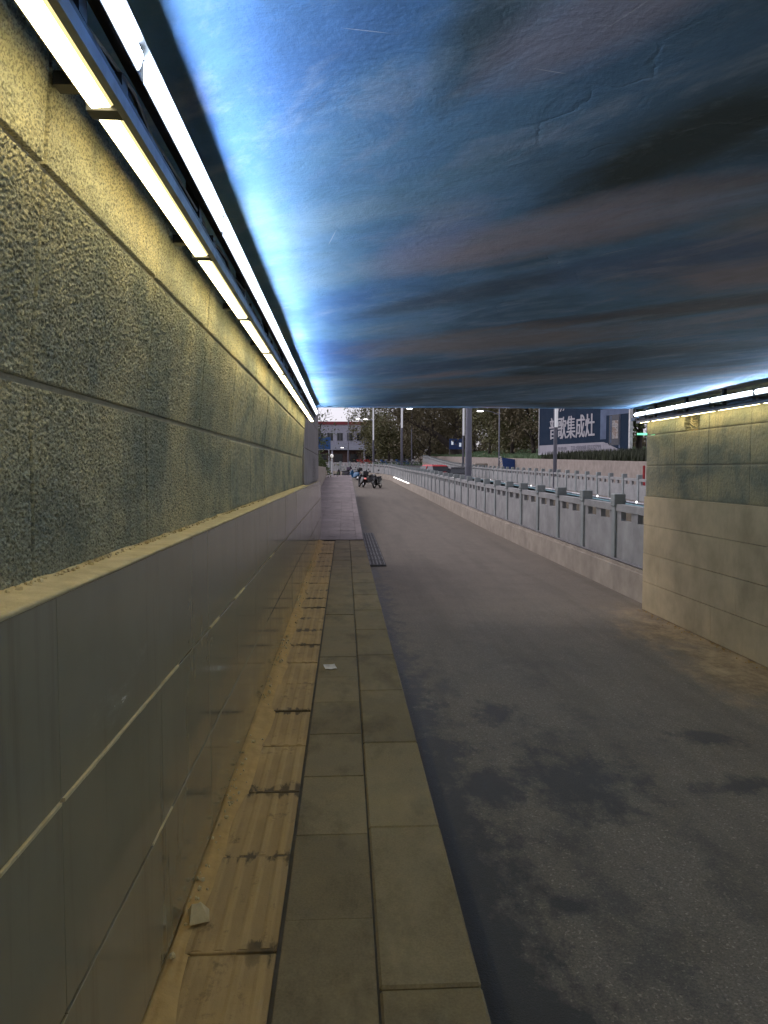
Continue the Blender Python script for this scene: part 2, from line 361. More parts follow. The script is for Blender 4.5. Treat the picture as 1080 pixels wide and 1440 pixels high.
def m_paver(name, dark, light, dirt=None, grime=False, scale=1.0):
    t = NT(name)
    info = t.n('ShaderNodeObjectInfo').outputs['Random']
    n = t.noise(5*scale, 6, 0.65); f = t.noise(120, 3, 0.7)
    c = t.ramp(n, [(0.28, dark), (0.72, light)])
    c = t.mix(0.35, c, t.ramp(info, [(0, tuple(x*0.75 for x in dark)), (1, tuple(x*1.15 for x in light))]))
    c = t.mix(t.ramp(f, [(0.4, 0.35), (0.6, 0)]), c, tuple(x*0.5 for x in dark))
    c = t.mix(t.ramp(t.noise(2.6, 8, 0.72, t.mapped((1.6, 0.8, 1), loc=(2, 5, 1))), [(0.50, 0), (0.66, 0.6)]), c, tuple(x*0.45 for x in dark))
    c = t.mix(t.ramp(t.noise(1.3, 6, 0.7, t.mapped((1.2, 0.6, 1), loc=(7, 2, 1))), [(0.52, 0), (0.7, 0.5)]), c, tuple(min(1, x*1.25) for x in light))
    if dirt:
        X, Y, Z = t.sep()
        k = t.math('MULTIPLY', t.ramp(t.math('ADD', X, t.math('MULTIPLY', t.noise(6, 5, 0.7, t.mapped((1, 0.3, 1))), 0.3)), [(-0.0, 1), (0.18, 0.25)]), 0.95)
        # long scrapes in the direction of walking
        s = t.noise(1.0, 6, 0.7, t.mapped((9, 1.4, 1)))
        c = t.mix(k, c, t.mix(t.ramp(s, [(0.35, 0), (0.65, 1)]), dirt, tuple(x*0.76 for x in dirt)))
    if grime:
        # black grime left in the grooves around the slab joints and in scattered spots
        O = t.sep(t.objco()); gn = t.noise(9, 5, 0.7, t.mapped((1.2, 0.35, 1)))
        e = t.math('ABSOLUTE', O[1])
        patchy = t.ramp(t.noise(1.7, 3, 0.6, t.mapped((2, 1, 1), loc=(5, 1, 0))), [(0.36, 0.0), (0.52, 1)])
        near_end = t.math('MULTIPLY', patchy, t.ramp(t.math('ADD', e, t.math('MULTIPLY', t.math('SUBTRACT', gn, 0.5), 0.5)), [(0.235, 0), (0.285, 1)]))
        low = t.ramp(t.math('MULTIPLY', O[2], -100.0), [(0.20, 0.3), (0.38, 1)])
        spot = t.ramp(t.noise(7, 9, 0.8, t.mapped((1.3, 0.9, 1), loc=(3, 3, 0))), [(0.53, 0), (0.68, 0.8)])
        k = t.math('MULTIPLY', t.math('MAXIMUM', t.math('MULTIPLY', near_end, low), spot), 0.85)
        k = t.math('MAXIMUM', k, t.math('MULTIPLY', t.math('MULTIPLY', low, patchy), 0.22))
        c = t.mix(k, c, (0.030, 0.022, 0.012))
    t.set(color=c, rough=t.ramp(n, [(0.3, 0.72), (0.7, 0.9)]), spec=0.35)
    b = t.bump(t.noise(140, 3, 0.7), 0.35, 0.003); t.bump(t.noise(7, 4, 0.6), 0.4, 0.008, b)
    return t.m
def m_concrete(name, c, streaks=True, scale=1.0):
    t = NT(name)
    a = t.noise(2.2*scale, 6, 0.62); s = t.noise(1.0, 6, 0.7, t.mapped((3, 3, 0.7)))
    col = t.ramp(a, [(0.3, tuple(x*0.72 for x in c)), (0.7, tuple(min(1, x*1.1) for x in c))])
    if streaks: col = t.mix(t.ramp(s, [(0.52, 0), (0.82, 0.4)]), col, tuple(x*0.45 for x in c))
    t.set(color=col, rough=0.82, spec=0.3); t.bump(t.noise(40, 4, 0.7), 0.35, 0.006); return t.m

M = {}
M['panel'] = m_panel()
M['rough_l'] = m_rough('faded_mural_rough_left', 1); M['rough_r'] = m_rough('faded_mural_rough_right', 0)
M['mortar'] = m_mortar('grey_mortar', (0.34, 0.30, 0.22)); M['ledge'] = m_mortar('cream_mortar_ledge', (0.55, 0.45, 0.26))
M['ceiling'] = m_ceiling()
M['asphalt'] = m_asphalt('bike_lane_asphalt'); M['main_asphalt'] = m_asphalt('main_road_asphalt', False, (0.10, 0.10, 0.10))
M['slab'] = m_paver('grey_paving_slab', (0.165, 0.125, 0.062), (0.24, 0.184, 0.095))
M['kerbstone'] = m_paver('granite_kerb', (0.17, 0.128, 0.062), (0.25, 0.192, 0.098))
M['tactile'] = m_paver('tactile_yellow_worn', (0.20, 0.135, 0.055), (0.31, 0.21, 0.09), (0.43, 0.285, 0.12), True)
M['dirt'] = m_mortar('ochre_silt', (0.46, 0.30, 0.12))
M['bed'] = plain('dark_joint_bed', (0.06, 0.05, 0.036), 0.9)
M['pinkpave'] = m_paver('pink_grey_paver', (0.24, 0.20, 0.20), (0.31, 0.26, 0.255))
M['beige'] = m_concrete('beige_stone_cladding', (0.56, 0.45, 0.28)); M['kerbwall'] = m_concrete('beige_plinth', (0.42, 0.365, 0.30))
M['retain'] = m_concrete('beige_retaining_concrete', (0.36, 0.305, 0.265)); M['rail'] = m_concrete('grey_precast_concrete', (0.345, 0.345, 0.34))
M['railpost'] = m_concrete('grey_green_post', (0.32, 0.35, 0.345))
M['wing'] = m_concrete('grey_stone_wing', (0.26, 0.245, 0.245)); M['deck'] = m_concrete('deck_concrete', (0.3, 0.3, 0.3))
M['black'] = plain('black_metal', (0.012, 0.012, 0.014), 0.5); M['trim'] = plain('grey_aluminium', (0.22, 0.23, 0.26), 0.4, 0.6)
M['bluebox'] = plain('dusty_blue_box', (0.05, 0.09, 0.15), 0.5)
M['steel'] = plain('galvanised_steel', (0.34, 0.35, 0.38), 0.45, 0.4); M['iron'] = plain('cast_iron', (0.16, 0.155, 0.16), 0.7, 0.0)
M['post'] = plain('lamp_post_grey', (0.19, 0.195, 0.235), 0.7, 0.0, 0.12, 1.5)
M['yellow_lamp'] = emit('warm_tube', (1.0, 0.87, 0.48), YELLOW_W); M['white_lamp'] = emit('cool_tube', (0.68, 0.83, 1.0), WHITE_W)
M['yellow_bloom_edge'] = emit('warm_bloom_edge', (1.0, 0.80, 0.36), 0.75); M['white_dim_half'] = emit('cool_tube_dim_half', (0.80, 0.90, 1.0), 1.3)
M['rubber'] = plain('tyre_rubber', (0.018, 0.018, 0.019), 0.8); M['chrome'] = plain('chrome', (0.5, 0.5, 0.52), 0.25, 1.0, 0.1)
M['glass'] = plain('dark_glass', (0.02, 0.024, 0.03), 0.12, 0, 0.1)
M['bark'] = m_concrete('bark', (0.06, 0.05, 0.042), True, 3)
def m_leaf(name, a, b):
    t = NT(name); n = t.noise(1.3, 3, 0.6)
    r = t.n('ShaderNodeNewGeometry').outputs['Random Per Island']
    c = t.mix(0.5, t.ramp(n, [(0.3, a), (0.7, b)]), t.ramp(r, [(0, a), (1, b)]))
    t.set(color=c, rough=0.6, spec=0.3)
    t.b.inputs['Transmission Weight'].default_value = 0
    return t.m
M['leaf1'] = m_leaf('olive_leaf', (0.085, 0.085, 0.033), (0.20, 0.195, 0.09)); M['leaf2'] = m_leaf('brown_leaf', (0.085, 0.072, 0.04), (0.19, 0.16, 0.09))
M['leaf3'] = m_leaf('fresh_green_leaf', (0.04, 0.06, 0.018), (0.11, 0.14, 0.05)); M['grass'] = m_leaf('grass_blade', (0.09, 0.14, 0.07), (0.18, 0.28, 0.14))
M['leaf4'] = m_leaf('dark_plant_leaf', (0.02, 0.026, 0.014), (0.06, 0.07, 0.035))
M['soil'] = m_concrete('bare_soil', (0.12, 0.10, 0.07), False)

# ------------------------------------------------------------------ ground, roads, footway
def strip(name, m, ys, left, right, zf, ncol=2, kind='structure', dz=0.0):
    P = np.zeros((len(ys), ncol, 3))
    for i, y in enumerate(ys):
        xs = np.linspace(left(y), right(y), ncol); P[i, :, 0] = xs; P[i, :, 1] = y; P[i, :, 2] = zf(y)+dz
    return tag(link(name, grid_mesh(name, P, m)), kind=kind)
# terrain: one sheet to the horizon, cut down to the sunken road in the middle
def bank_left(y): return float(np.interp(y, [-40, 9, 30, 60, 90, 130, 400], [3.6, 3.4, E+0.1, E+0.2, E+0.6, E+1.3, E+1.3])) - 0.02
def wall_top(y): return E + float(np.interp(y, [0, 40, 150, 250], [0.0, 0.46, 2.8, 2.8]))
def bank_right(y): return wall_top(y) - 0.06
ys = [-40, -16.2] + list(np.arange(-16, 166, 4.0)) + [200, 300, 600, 1500]
xs = [-1500, -300, -60, -20, -6, -1.6, -1.45, -1.4, 5.15, 5.2, 12.9, 12.94, 16.1, 16.15, 20, 26, 40, 80, 300, 1500]
P = np.zeros((len(ys), len(xs), 3))
for i, y in enumerate(ys):
    far = E+1.6
    for j, x in enumerate(xs):
        if x < -1.42: z = bank_left(y) if y < 47 or x < -1.42 and y < 47 else min(road_z(y), far) - 0.05
        elif x <= 5.17: z = road_z(y) - 0.05
        elif x <= 12.92: z = main_z(y) - 0.05
        elif x <= 16.12: z = road_z(y) - 0.05
        else: z = bank_right(y) + 0.07*max(0, min(x, 36)-16.2) if y < 165 else far
        if y >= 165: z = far if x <= 16.12 else far + 0.02*max(0, min(x, 36)-16.2)
        P[i, j] = (x, y, z)
tag(link('ground', grid_mesh('ground', P, M['soil'], False)), kind='structure')

R_ARC, Y_ARC, X_RAIL = 22.5, 77.5, 4.96
def arc_pt(s):
    """point and heading of the near railing line at path length s (s = y while straight)"""
    if s <= Y_ARC: return Vector((X_RAIL, s, 0)), 0.0
    a = min((s-Y_ARC)/R_ARC, math.radians(84)); rest = (s-Y_ARC) - a*R_ARC
    p = Vector((X_RAIL-R_ARC+R_ARC*math.cos(a), Y_ARC+R_ARC*math.sin(a), 0))
    return p + Vector((-math.sin(a), math.cos(a), 0))*rest, a
def rail_x(y):
    if y <= Y_ARC: return X_RAIL-0.12
    q = min(1.0, (y-Y_ARC)/R_ARC); return X_RAIL-0.12-R_ARC+R_ARC*math.sqrt(max(0, 1-q*q))
def road_left(y): return KERB_X-0.03 if y < 47.4 else -1.38 if y < 52 else -14.0
ysr = sorted(set(list(np.arange(BACK, 12, 1.0)) + list(np.arange(12, 47, 1.5)) + [47.3, 47.5, 51.9, 52.1] + list(np.arange(53, 99.8, 1.0))))
strip('road', M['asphalt'], ysr, road_left, lambda y: max(rail_x(y), road_left(y)+0.1), road_z, 6)
strip('main_road', M['main_asphalt'], sorted(list(np.arange(BACK, 165, 2.0))), lambda y: 5.12, lambda y: 12.95, main_z, 4)
strip('service_road', M['main_asphalt'], sorted(list(np.arange(13, 165, 2.0))), lambda y: 13.25, lambda y: 15.9, road_z, 3, dz=-0.02)
far_ys = list(np.arange(103, 165, 3.0))
strip('plaza', M['pinkpave'], far_ys, lambda y: -16, lambda y: 5.0, road_z, 3, dz=0.0)

# footway in the underpass: bed with separate slabs, tactile slabs and kerb stones
fb = MB(); fb.box(WALL_X-0.08, KERB_X-0.02, BACK, 16.28, -0.8, -0.012)
foot = tag(fb.build('pavement', M['bed']), kind='structure')
def jit(s): return random.uniform(-s, s)
def slab_mesh(name, w, l, h, m, bev=0.004):
    return MB().box(-w/2, w/2, -l/2, l/2, -h, 0, bev).mesh(name, m)
sl_me = slab_mesh('paving_slab', 0.2965, 0.5965, 0.05, M['slab'], 0.002)
y0 = 2.48 - 0.6*6
k = 0
y = y0
while y < 16.1:
    o = link('paving_slab', sl_me, foot, (-0.058, y+0.3, jit(0.0022))); o.rotation_euler = (jit(0.002), jit(0.003), jit(0.002))
    y += 0.6
tb = MB(); tb.box(-0.146, 0.146, -0.297, 0.297, -0.05, -0.004, 0.002)
for b in range(4):
    xb = -0.109 + b*0.0727
    tb.loft([[(xb-0.020, yy, -0.0042), (xb-0.008, yy, -0.0018), (xb+0.008, yy, -0.0018), (xb+0.020, yy, -0.0042)] for yy in (-0.286, 0.286)])
ta_me = tb.mesh('tactile_slab', M['tactile'])
y = y0 - 0.16
while y < 15.8:
    link('tactile_slab', ta_me, foot, (-0.367, y+0.3, jit(0.003)-0.001)).rotation_euler = (jit(0.003), jit(0.004), jit(0.003)); y += 0.6
ke_me = MB().box(-0.15, 0.152, -0.497, 0.497, -0.72, 0, 0.008).mesh('kerb_stone', M['kerbstone'])
y = y0+0.25
while y < 15.4:
    link('kerb_stone', ke_me, foot, (0.248, y+0.5, jit(0.002))).rotation_euler = (0, jit(0.002), jit(0.0015)); y += 1.0
MB().box(0.098, 0.40, y+0.003, 16.26, -0.72, 0, 0.008).build('kerb_stone', M['kerbstone'], foot)
# silt heaped against the wall foot
nY, nX = 700, 16
gy = np.linspace(BACK+12, 16.2, nY); gx = np.linspace(0, 1, nX)
wave = smooth_noise(nY, 1, 6)[:, 0]*0.010; wave2 = smooth_noise(nY, nX, 1.6)
P = np.zeros((nY, nX, 3))
width = 0.105 + wave*1.6
P[:, :, 1] = gy[:, None]; P[:, :, 0] = WALL_X-0.004 + gx[None, :]*width[:, None]
P[:, :, 2] = 0.006 + (1-gx[None, :])**1.3*(0.014+wave[:, None]*0.5) + wave2*0.0028*(1-gx[None, :]**4) - 0.014*gx[None, :]**3
tag(link('silt', grid_mesh('silt', P, M['dirt']), foot), kind='stuff')
# loose rubble in the gutter
ico_v = []
ph = (1+5**0.5)/2
for a in (-1, 1):
    for b in (-ph, ph): ico_v += [(0, a, b), (a, b, 0), (b, 0, a)]
ico_v = np.array(ico_v)/1.9
def ico_faces():
    F = []
    n = len(ico_v)
    for i in range(n):
        for j in range(i+1, n):
            for q in range(j+1, n):
                e = 1.06
                if all(abs(np.linalg.norm(ico_v[u]-ico_v[w])-2/1.9) < 0.02 for u, w in ((i, j), (j, q), (i, q))):
                    nrm = np.cross(ico_v[j]-ico_v[i], ico_v[q]-ico_v[i])
                    F.append((i, j, q) if nrm.dot(ico_v[i]) > 0 else (i, q, j))
    return F
ICO_F = ico_faces()
def rock(mb, c, r, seed):
    q = np.random.default_rng(seed); v = ico_v*q.uniform(0.55, 1.15, (12, 1))*r*q.uniform(0.6, 1.2, (1, 3))
    k = len(mb.v); mb.v += [tuple(p+np.array(c)) for p in v]; mb.f += [tuple(k+i for i in f) for f in ICO_F]
rb = MB()
for i in range(420):
    yy = random.uniform(1.5, 13.5); clump = 0.5+0.5*math.sin(yy*2.3)+0.5*math.sin(yy*5.1+1)
    if random.random() > clump: continue
    rock(rb, (WALL_X+abs(random.gauss(0, 0.035))+0.008, yy, 0.022), random.choice([0.005, 0.006, 0.008, 0.010, 0.014]), i)
tag(rb.build('rubble', M['ledge'], foot), kind='stuff')
st = MB(); rng_r = [(-0.035, -0.03, 0), (0.03, -0.045, 0), (0.045, 0.025, 0), (-0.02, 0.05, 0)]
st.v += [(-0.036, -0.04, 0), (0.028, -0.05, 0), (0.05, 0.02, 0), (-0.015, 0.05, 0), (-0.02, -0.012, 0.055), (0.012, -0.01, 0.048), (0.018, 0.012, 0.04)]
st.f += [(0, 1, 5, 4), (1, 2, 6, 5), (2, 3, 6), (3, 4, 5, 6), (3, 0, 4)]
stone = st.build('broken_stone', M['ledge'], None, (-0.505, 2.50, 0.012), 0.5)
tag(stone, 'pale pointed piece of broken stone lying against the left wall foot', 'stone')
lit = MB(); n = 9
pts = [[(0.09*(i/8-0.5), 0.14*(j/5-0.5)*(1+0.1*math.sin(i)), 0.004+0.004*math.sin(i*1.1)*math.cos(j*0.9)) for i in range(9)] for j in range(6)]
litter = link('litter_paper', grid_mesh('litter_paper', np.array(pts), plain('crumpled_white_paper', (0.55, 0.54, 0.54), 0.7)), None, (-0.118, 5.75, 0.003), 0.15)
tag(litter, 'small flat piece of white litter on the grey paving slabs', 'litter')

# outside: trench gap, then the paved ramp rising to street level
ramp_ys = list(np.linspace(16.42, 47.3, 26))
def rp(name, m, x0, x1, ya, yb, dz=0.0, skirt=2.2):
    P_t = [(x0, ya, walk_z(ya)+dz), (x1, ya, walk_z(ya)+dz), (x1, yb, walk_z(yb)+dz), (x0, yb, walk_z(yb)+dz)]
    k = MB(); k.loft([[(p[0], p[1], p[2]-skirt) for p in P_t], P_t]); return k
ramp = tag(rp('path', M['bed'], -1.12, KERB_X-0.02, 16.42, 47.3, -0.012).build('path', M['bed']), kind='structure')
yy = 16.42
while yy < 46.4:
    L = 0.55 if yy < 27 else 1.5
    yb = min(yy+L, 47.3)
    for a, b in (((-1.12, -0.62), (-0.615, -0.115), (-0.11, 0.245)) if yy < 27 else ((-1.12, 0.245),)):
        rp('paving_slab', M['pinkpave'], a, b, yy+0.004, yb-0.004, jit(0.002), 0.06).build('paving_slab', M['pinkpave'], ramp)
    yy = yb
yy = 16.42
while yy < 47.2:
    yb = min(yy+1.5, 47.32); rp('kerb_stone', M['pinkpave'], 0.25, KERB_X, yy+0.004, yb-0.004, 0.003, 1.6).build('kerb_stone', M['pinkpave'], ramp); yy = yb

# ------------------------------------------------------------------ left tunnel wall
lw = thing('tunnel_wall', 'left underpass wall, rough olive stone above glossy grey panels', 'wall', (UP_X, 0, 0))
def lp(o): o.location.x -= UP_X; return o
def lean_x(z): return float(np.interp(z, [1.70, 2.13, 2.49], [0.0, 0.042, 0.070]))
_bk = MB(); _pf = [(-0.7, -0.4), (-0.012, -0.4)] + [(lean_x(z)-0.012, z) for z in (1.70, 2.13, CEIL+0.02)] + [(-0.7, CEIL+0.02)]
_bk.loft([[(x, y, z) for x, z in _pf] for y in (WING, BACK)]).build('backing', M['mortar'], lw)
lp(MB().box(UP_X-0.0119, WALL_X-0.0075, BACK, WEND, -0.8, 1.262).build('plinth_core', M['ledge'], lw))
# rough blocks: three relief variants of each course, shared
def rough_block(name, L, H, pitch, seed, m, amp=0.0052, rim=-0.014):
    q = np.random.default_rng(seed); nx, nz = int(L/pitch)+1, int(H/pitch)+1
    cell = max(0.0060, pitch*2.3)                        # pebble-dash: rounded grains of uneven size
    gy_, gx_ = np.meshgrid(np.arange(nz)*pitch/cell, np.arange(nx)*pitch/cell, indexing='ij')
    cz, cx = int(gy_.max())+3, int(gx_.max())+3
    jx, jz, hh = q.uniform(0.05, 0.95, (cz+2, cx+2)), q.uniform(0.05, 0.95, (cz+2, cx+2)), q.uniform(0.25, 1.0, (cz+2, cx+2))
    iz, ix = gy_.astype(int), gx_.astype(int); best = np.full((nz, nx), -9.0)
    for dz_ in (-1, 0, 1):
        for dx_ in (-1, 0, 1):
            a_, b_ = iz+dz_+1, ix+dx_+1
            d2 = (gy_-(iz+dz_+jz[a_, b_]))**2 + (gx_-(ix+dx_+jx[a_, b_]))**2
            best = np.maximum(best, hh[a_, b_]*1.1 - d2*1.5)
    h = (best-0.35)*1.5 + smooth_noise(nz, nx, 0.8, q)*0.22 + smooth_noise(nz, nx, 8, q)*0.22
    h = h*amp
    ed = np.minimum(np.minimum(np.arange(nx)[None, :], nx-1-np.arange(nx)[None, :]), np.minimum(np.arange(nz)[:, None], nz-1-np.arange(nz)[:, None]))
    h = np.where(ed < 1, rim, np.where(ed < 2, h*0.5, h))
    P = np.zeros((nz, nx, 3)); P[:, :, 0] = h; P[:, :, 1] = np.linspace(0, L, nx)[None, :]; P[:, :, 2] = np.linspace(0, H, nz)[:, None]
    return grid_mesh(name, P, m, False)
COURSES = [(1.290, 1.694), (1.706, 2.124), (2.136, CEIL+0.012)]; LEAN = [0.0, 0.0975, 0.080]
near = [[rough_block('rough_block', 0.888, b-a, 0.0025, 10*i+j, M['rough_l'], (0.0038, 0.0034, 0.0022)[i]) for j in range(2)] for i, (a, b) in enumerate(COURSES)]
farb = [[rough_block('rough_block', 0.888, b-a, 0.0075, 50+10*i+j, M['rough_l'], 0.0034) for j in range(2)] for i, (a, b) in enumerate(COURSES)]
kcol = -3
while 1.596+0.9*kcol < WING-0.5:
    y0 = 1.596+0.9*kcol
    for i, (a, b) in enumerate(COURSES):
        me = (near if -1 <= kcol <= 2 else farb)[i][(kcol+i) % 2]
        link('rough_block', me, lw, (lean_x(a)+jit(0.001), y0, a)).rotation_euler = (0, LEAN[i], 0)
    kcol += 1
# mortar ledge on top of the panels, chipped inner edge
nY = 620; gy = np.linspace(-1.2, WING, nY)
e1 = smooth_noise(nY, 1, 2.0)[:, 0]*0.004; e2 = smooth_noise(nY, 1, 9)[:, 0]*0.003
P = np.zeros((nY, 5, 3)); P[:, :, 1] = gy[:, None]
P[:, 0, 0] = WALL_X+0.0015; P[:, 0, 2] = 1.2755
P[:, 1, 0] = WALL_X+0.003+e2*0.3; P[:, 1, 2] = 1.2815
P[:, 2, 0] = WALL_X-0.004; P[:, 2, 2] = 1.285
P[:, 3, 0] = UP_X+0.016+e1+e2; P[:, 3, 2] = 1.288+e1*0.6
P[:, 4, 0] = UP_X-0.012; P[:, 4, 2] = 1.292+e1
lp(link('ledge', grid_mesh('ledge', P, M['ledge'], False), lw))
cr = MB()
for i in range(260):
    yy = random.uniform(0.7, 6.0); rock(cr, (UP_X+0.012+random.uniform(-0.004, 0.012), yy, 1.291), random.uniform(0.003, 0.009), 900+i)
tag(lp(cr.build('crumbs', M['ledge'], lw)), kind='stuff')
# glossy panels, three courses
PC = [(0.032, 0.443), (0.449, 0.868), (0.876, 1.2745)]
pm = [MB().box(-0.0074, 0, 0.0014, 0.7986, 0, b-a, 0.0012).mesh('panel', M['panel']) for a, b in PC]
k = -2
while 1.47+0.8*k < WEND-0.3:
    y0 = 1.47+0.8*k
    for i, (a, b) in enumerate(PC):
        off = (0.0045, 0.0020, 0.0)[i] + jit(0.0008)
        o = link('panel', pm[i], lw, (WALL_X-UP_X+off, y0, a))
        o.rotation_euler = (0, jit(0.0012), jit(0.0009))
    k += 1
bead = MB()
for zc, segs in ((0.872, [(0.6, 1.46), (1.48, 2.5), (3.1, 3.32), (3.8, 4.15), (5.6, 5.9)]), (0.446, [(2.14, 2.38)])):
    for a, b in segs:
        yv = a
        while yv < b-0.01:
            y2 = min(yv+0.06, b); h_ = 0.0032*(0.8+0.4*random.random()); p_ = WALL_X-UP_X+0.0045+random.random()*0.0015
            bead.box(0.08, p_, yv, y2+0.0005, zc-h_, zc+h_); yv = y2
bead.build('joint_bead', M['ledge'], lw)
# wing wall outside the portal
wing = thing('wing_wall', 'tall grey stone wing wall just outside the left portal', 'wall', (UP_X, 14, 0))
o = MB().box(-0.75, 0.0, WING-14+0.002, WEND-14, -0.4, 3.6).build('core', M['wing'], wing)
for i in range(5):
    for j in range(4):
        ya = WING-14+0.01+i*1.255; za = 1.30+j*0.57
        MB().box(0.0, 0.020, ya, ya+1.245, za, za+0.562, 0.003).build('stone_panel', M['wing'], wing)
stn = NT('stencil_paint'); nn = stn.noise(22, 3, 0.7, stn.objco())
stn.set(color=stn.ramp(nn, [(0.4, (0.05, 0.05, 0.055)), (0.65, (0.30, 0.29, 0.29))]), rough=0.8)
mk = MB()
for r in range(2):
    for q in range(5):
        z0 = 1.70-q*0.16; ya = 0.75+r*0.85
        mk.box(0.0205, 0.0225, ya, ya+0.5, z0, z0+0.02); mk.box(0.0205, 0.0225, ya+0.05, ya+0.12, z0-0.1, z0+0.09)
        mk.box(0.0205, 0.0225, ya+0.32, ya+0.38, z0-0.1, z0+0.05); mk.box(0.0205, 0.0225, ya+0.1, ya+0.42, z0-0.1, z0-0.085)
mk.build('stencilled_lettering', stn.m, wing)

# ------------------------------------------------------------------ right tunnel wall
rw = thing('tunnel_wall', 'right underpass wall, olive stone above beige cladding courses', 'wall', (RIGHT_X, 0, 0))
MB().box(0.03, 0.36, BACK, PORTAL-0.07, -6.2, 2.049).build('backing', M['mortar'], rw); MB().box(0.19, 0.36, BACK, PORTAL-0.07, 2.0495, CEIL+0.02).build('backing', M['bed'], rw)
RC = [(-0.645, -0.208), (-0.201, 0.235), (0.242, 0.674), (0.681, 1.112)]
rpm = [MB().box(0, 0.03, 0.0015, 2.1985, 0, b-a, 0.002).mesh('panel', M['beige']) for a, b in RC]
for i, (a, b) in enumerate(RC):
    y0 = PORTAL-0.05-2.2 - (0.6 if i == 1 else 0)
    if i == 1: MB().box(0, 0.03, PORTAL-0.05-0.597, PORTAL-0.05, a, b, 0.003).build('panel', M['beige'], rw)
    while y0 > -4: link('panel', rpm[i], rw, (jit(0.0012), y0, a)); y0 -= 2.2
UC = [(1.120, 1.58), (1.588, 2.045), (2.053, CEIL+0.01)]
HOLE_Y, HOLE_Z = 9.92, 2.12
for i, (a, b) in enumerate(UC):
    mes = []
    for j in range(2):
        me = rough_block('rough_block', 0.995, b-a, 0.012, 200+10*i+j, M['rough_r'], 0.0020, -0.004)
        for v in me.vertices: v.co.x = 0.03 - v.co.x - 0.012
        me.flip_normals(); mes.append(me)
    y0 = PORTAL-0.06-1.0; j = 0
    while y0 > -4:
        if i == 2 and j == 1:         # block with a broken-out hole
            me = rough_block('rough_block', 0.995, b-a, 0.008, 333, M['rough_r'], 0.0020, -0.004)
            q = np.random.default_rng(5)
            for v in me.vertices:
                d = math.hypot((y0+v.co.y-HOLE_Y)/0.19, (a+v.co.z-HOLE_Z-0.05)/0.16) + q.uniform(-0.10, 0.10)
                dep = max(0, min(1, (1.15-d)*3.5))
                v.co.x = 0.018 - v.co.x + dep*0.16 + (q.uniform(-0.012, 0.012) if dep > 0 else 0)
            me.flip_normals(); link('rough_block', me, rw, (0, y0, a))
            hb = MB()
            for s_ in range(5):
                zz = HOLE_Z-0.04+s_*0.03; hb.tube([(0.03, HOLE_Y+0.10-s_*0.012, zz+0.05), (0.02, HOLE_Y+0.0, zz+jit(0.02)), (0.05, HOLE_Y-0.10, zz-0.03)], 0.0045, 5)
            hb.build('loose_lath', M['ledge'], rw)
            rr = MB()
            for s_ in range(16): rock(rr, (0.04+random.uniform(0, 0.04), HOLE_Y+random.uniform(-0.12, 0.12), HOLE_Z-0.075+random.uniform(-0.01, 0.015)), random.uniform(0.01, 0.022), 70+s_)
            tag(rr.build('crumbs', M['dirt'], rw), kind='stuff')
        else: link('rough_block', mes[(i+j) % 2], rw, (jit(0.001), y0, a))
        y0 -= 1.0; j += 1
rs = MB()
for i in range(240):
    rock(rs, (RIGHT_X-abs(random.gauss(0, 0.06))-0.01, random.uniform(5, 11.4), road_z(5)+0.006), random.uniform(0.004, 0.013), 1400+i)
tag(rs.build('rubble_scatter', M['dirt']), kind='stuff', label='crumbled ochre rubble lying along the foot of the right wall', cat='rubble')

# ------------------------------------------------------------------ ceiling and bridge deck
ny, nx = 220, 64
gy = np.linspace(BACK, PORTAL, ny); gx = np.linspace(-1.2, RIGHT_X+0.3, nx)
P = np.zeros((ny, nx, 3)); P[:, :, 0] = gx[None, :]; P[:, :, 1] = gy[:, None]
P[:, :, 2] = CEIL + smooth_noise(ny, nx, 3)*0.0035 + smooth_noise(ny, nx, 9)*0.005
me = grid_mesh('ceiling', P, M['ceiling']); me.flip_normals()
tag(link('ceiling', me), kind='structure')
dk = thing('bridge_deck', 'concrete bridge deck spanning over the underpass', 'bridge', (0, 0, CEIL))
MB().box(-14, 26, BACK, PORTAL+0.02, 0.03, 1.25).build('slab', M['deck'], dk)
MB().box(-1.25, RIGHT_X+0.3, PORTAL+0.002, PORTAL+0.07, -0.012, 0.0295).build('edge_bead', M['ceiling'], dk)
MB().box(-14, 26, PORTAL-0.3, PORTAL+0.0, 1.252, 2.2).build('parapet', M['deck'], dk)
ab = MB().box(13.0, 13.6, BACK, PORTAL, -6.2, CEIL+0.025).build('abutment', M['deck'])
tag(ab, 'grey concrete abutment wall on the far side of the sunken road', 'wall')

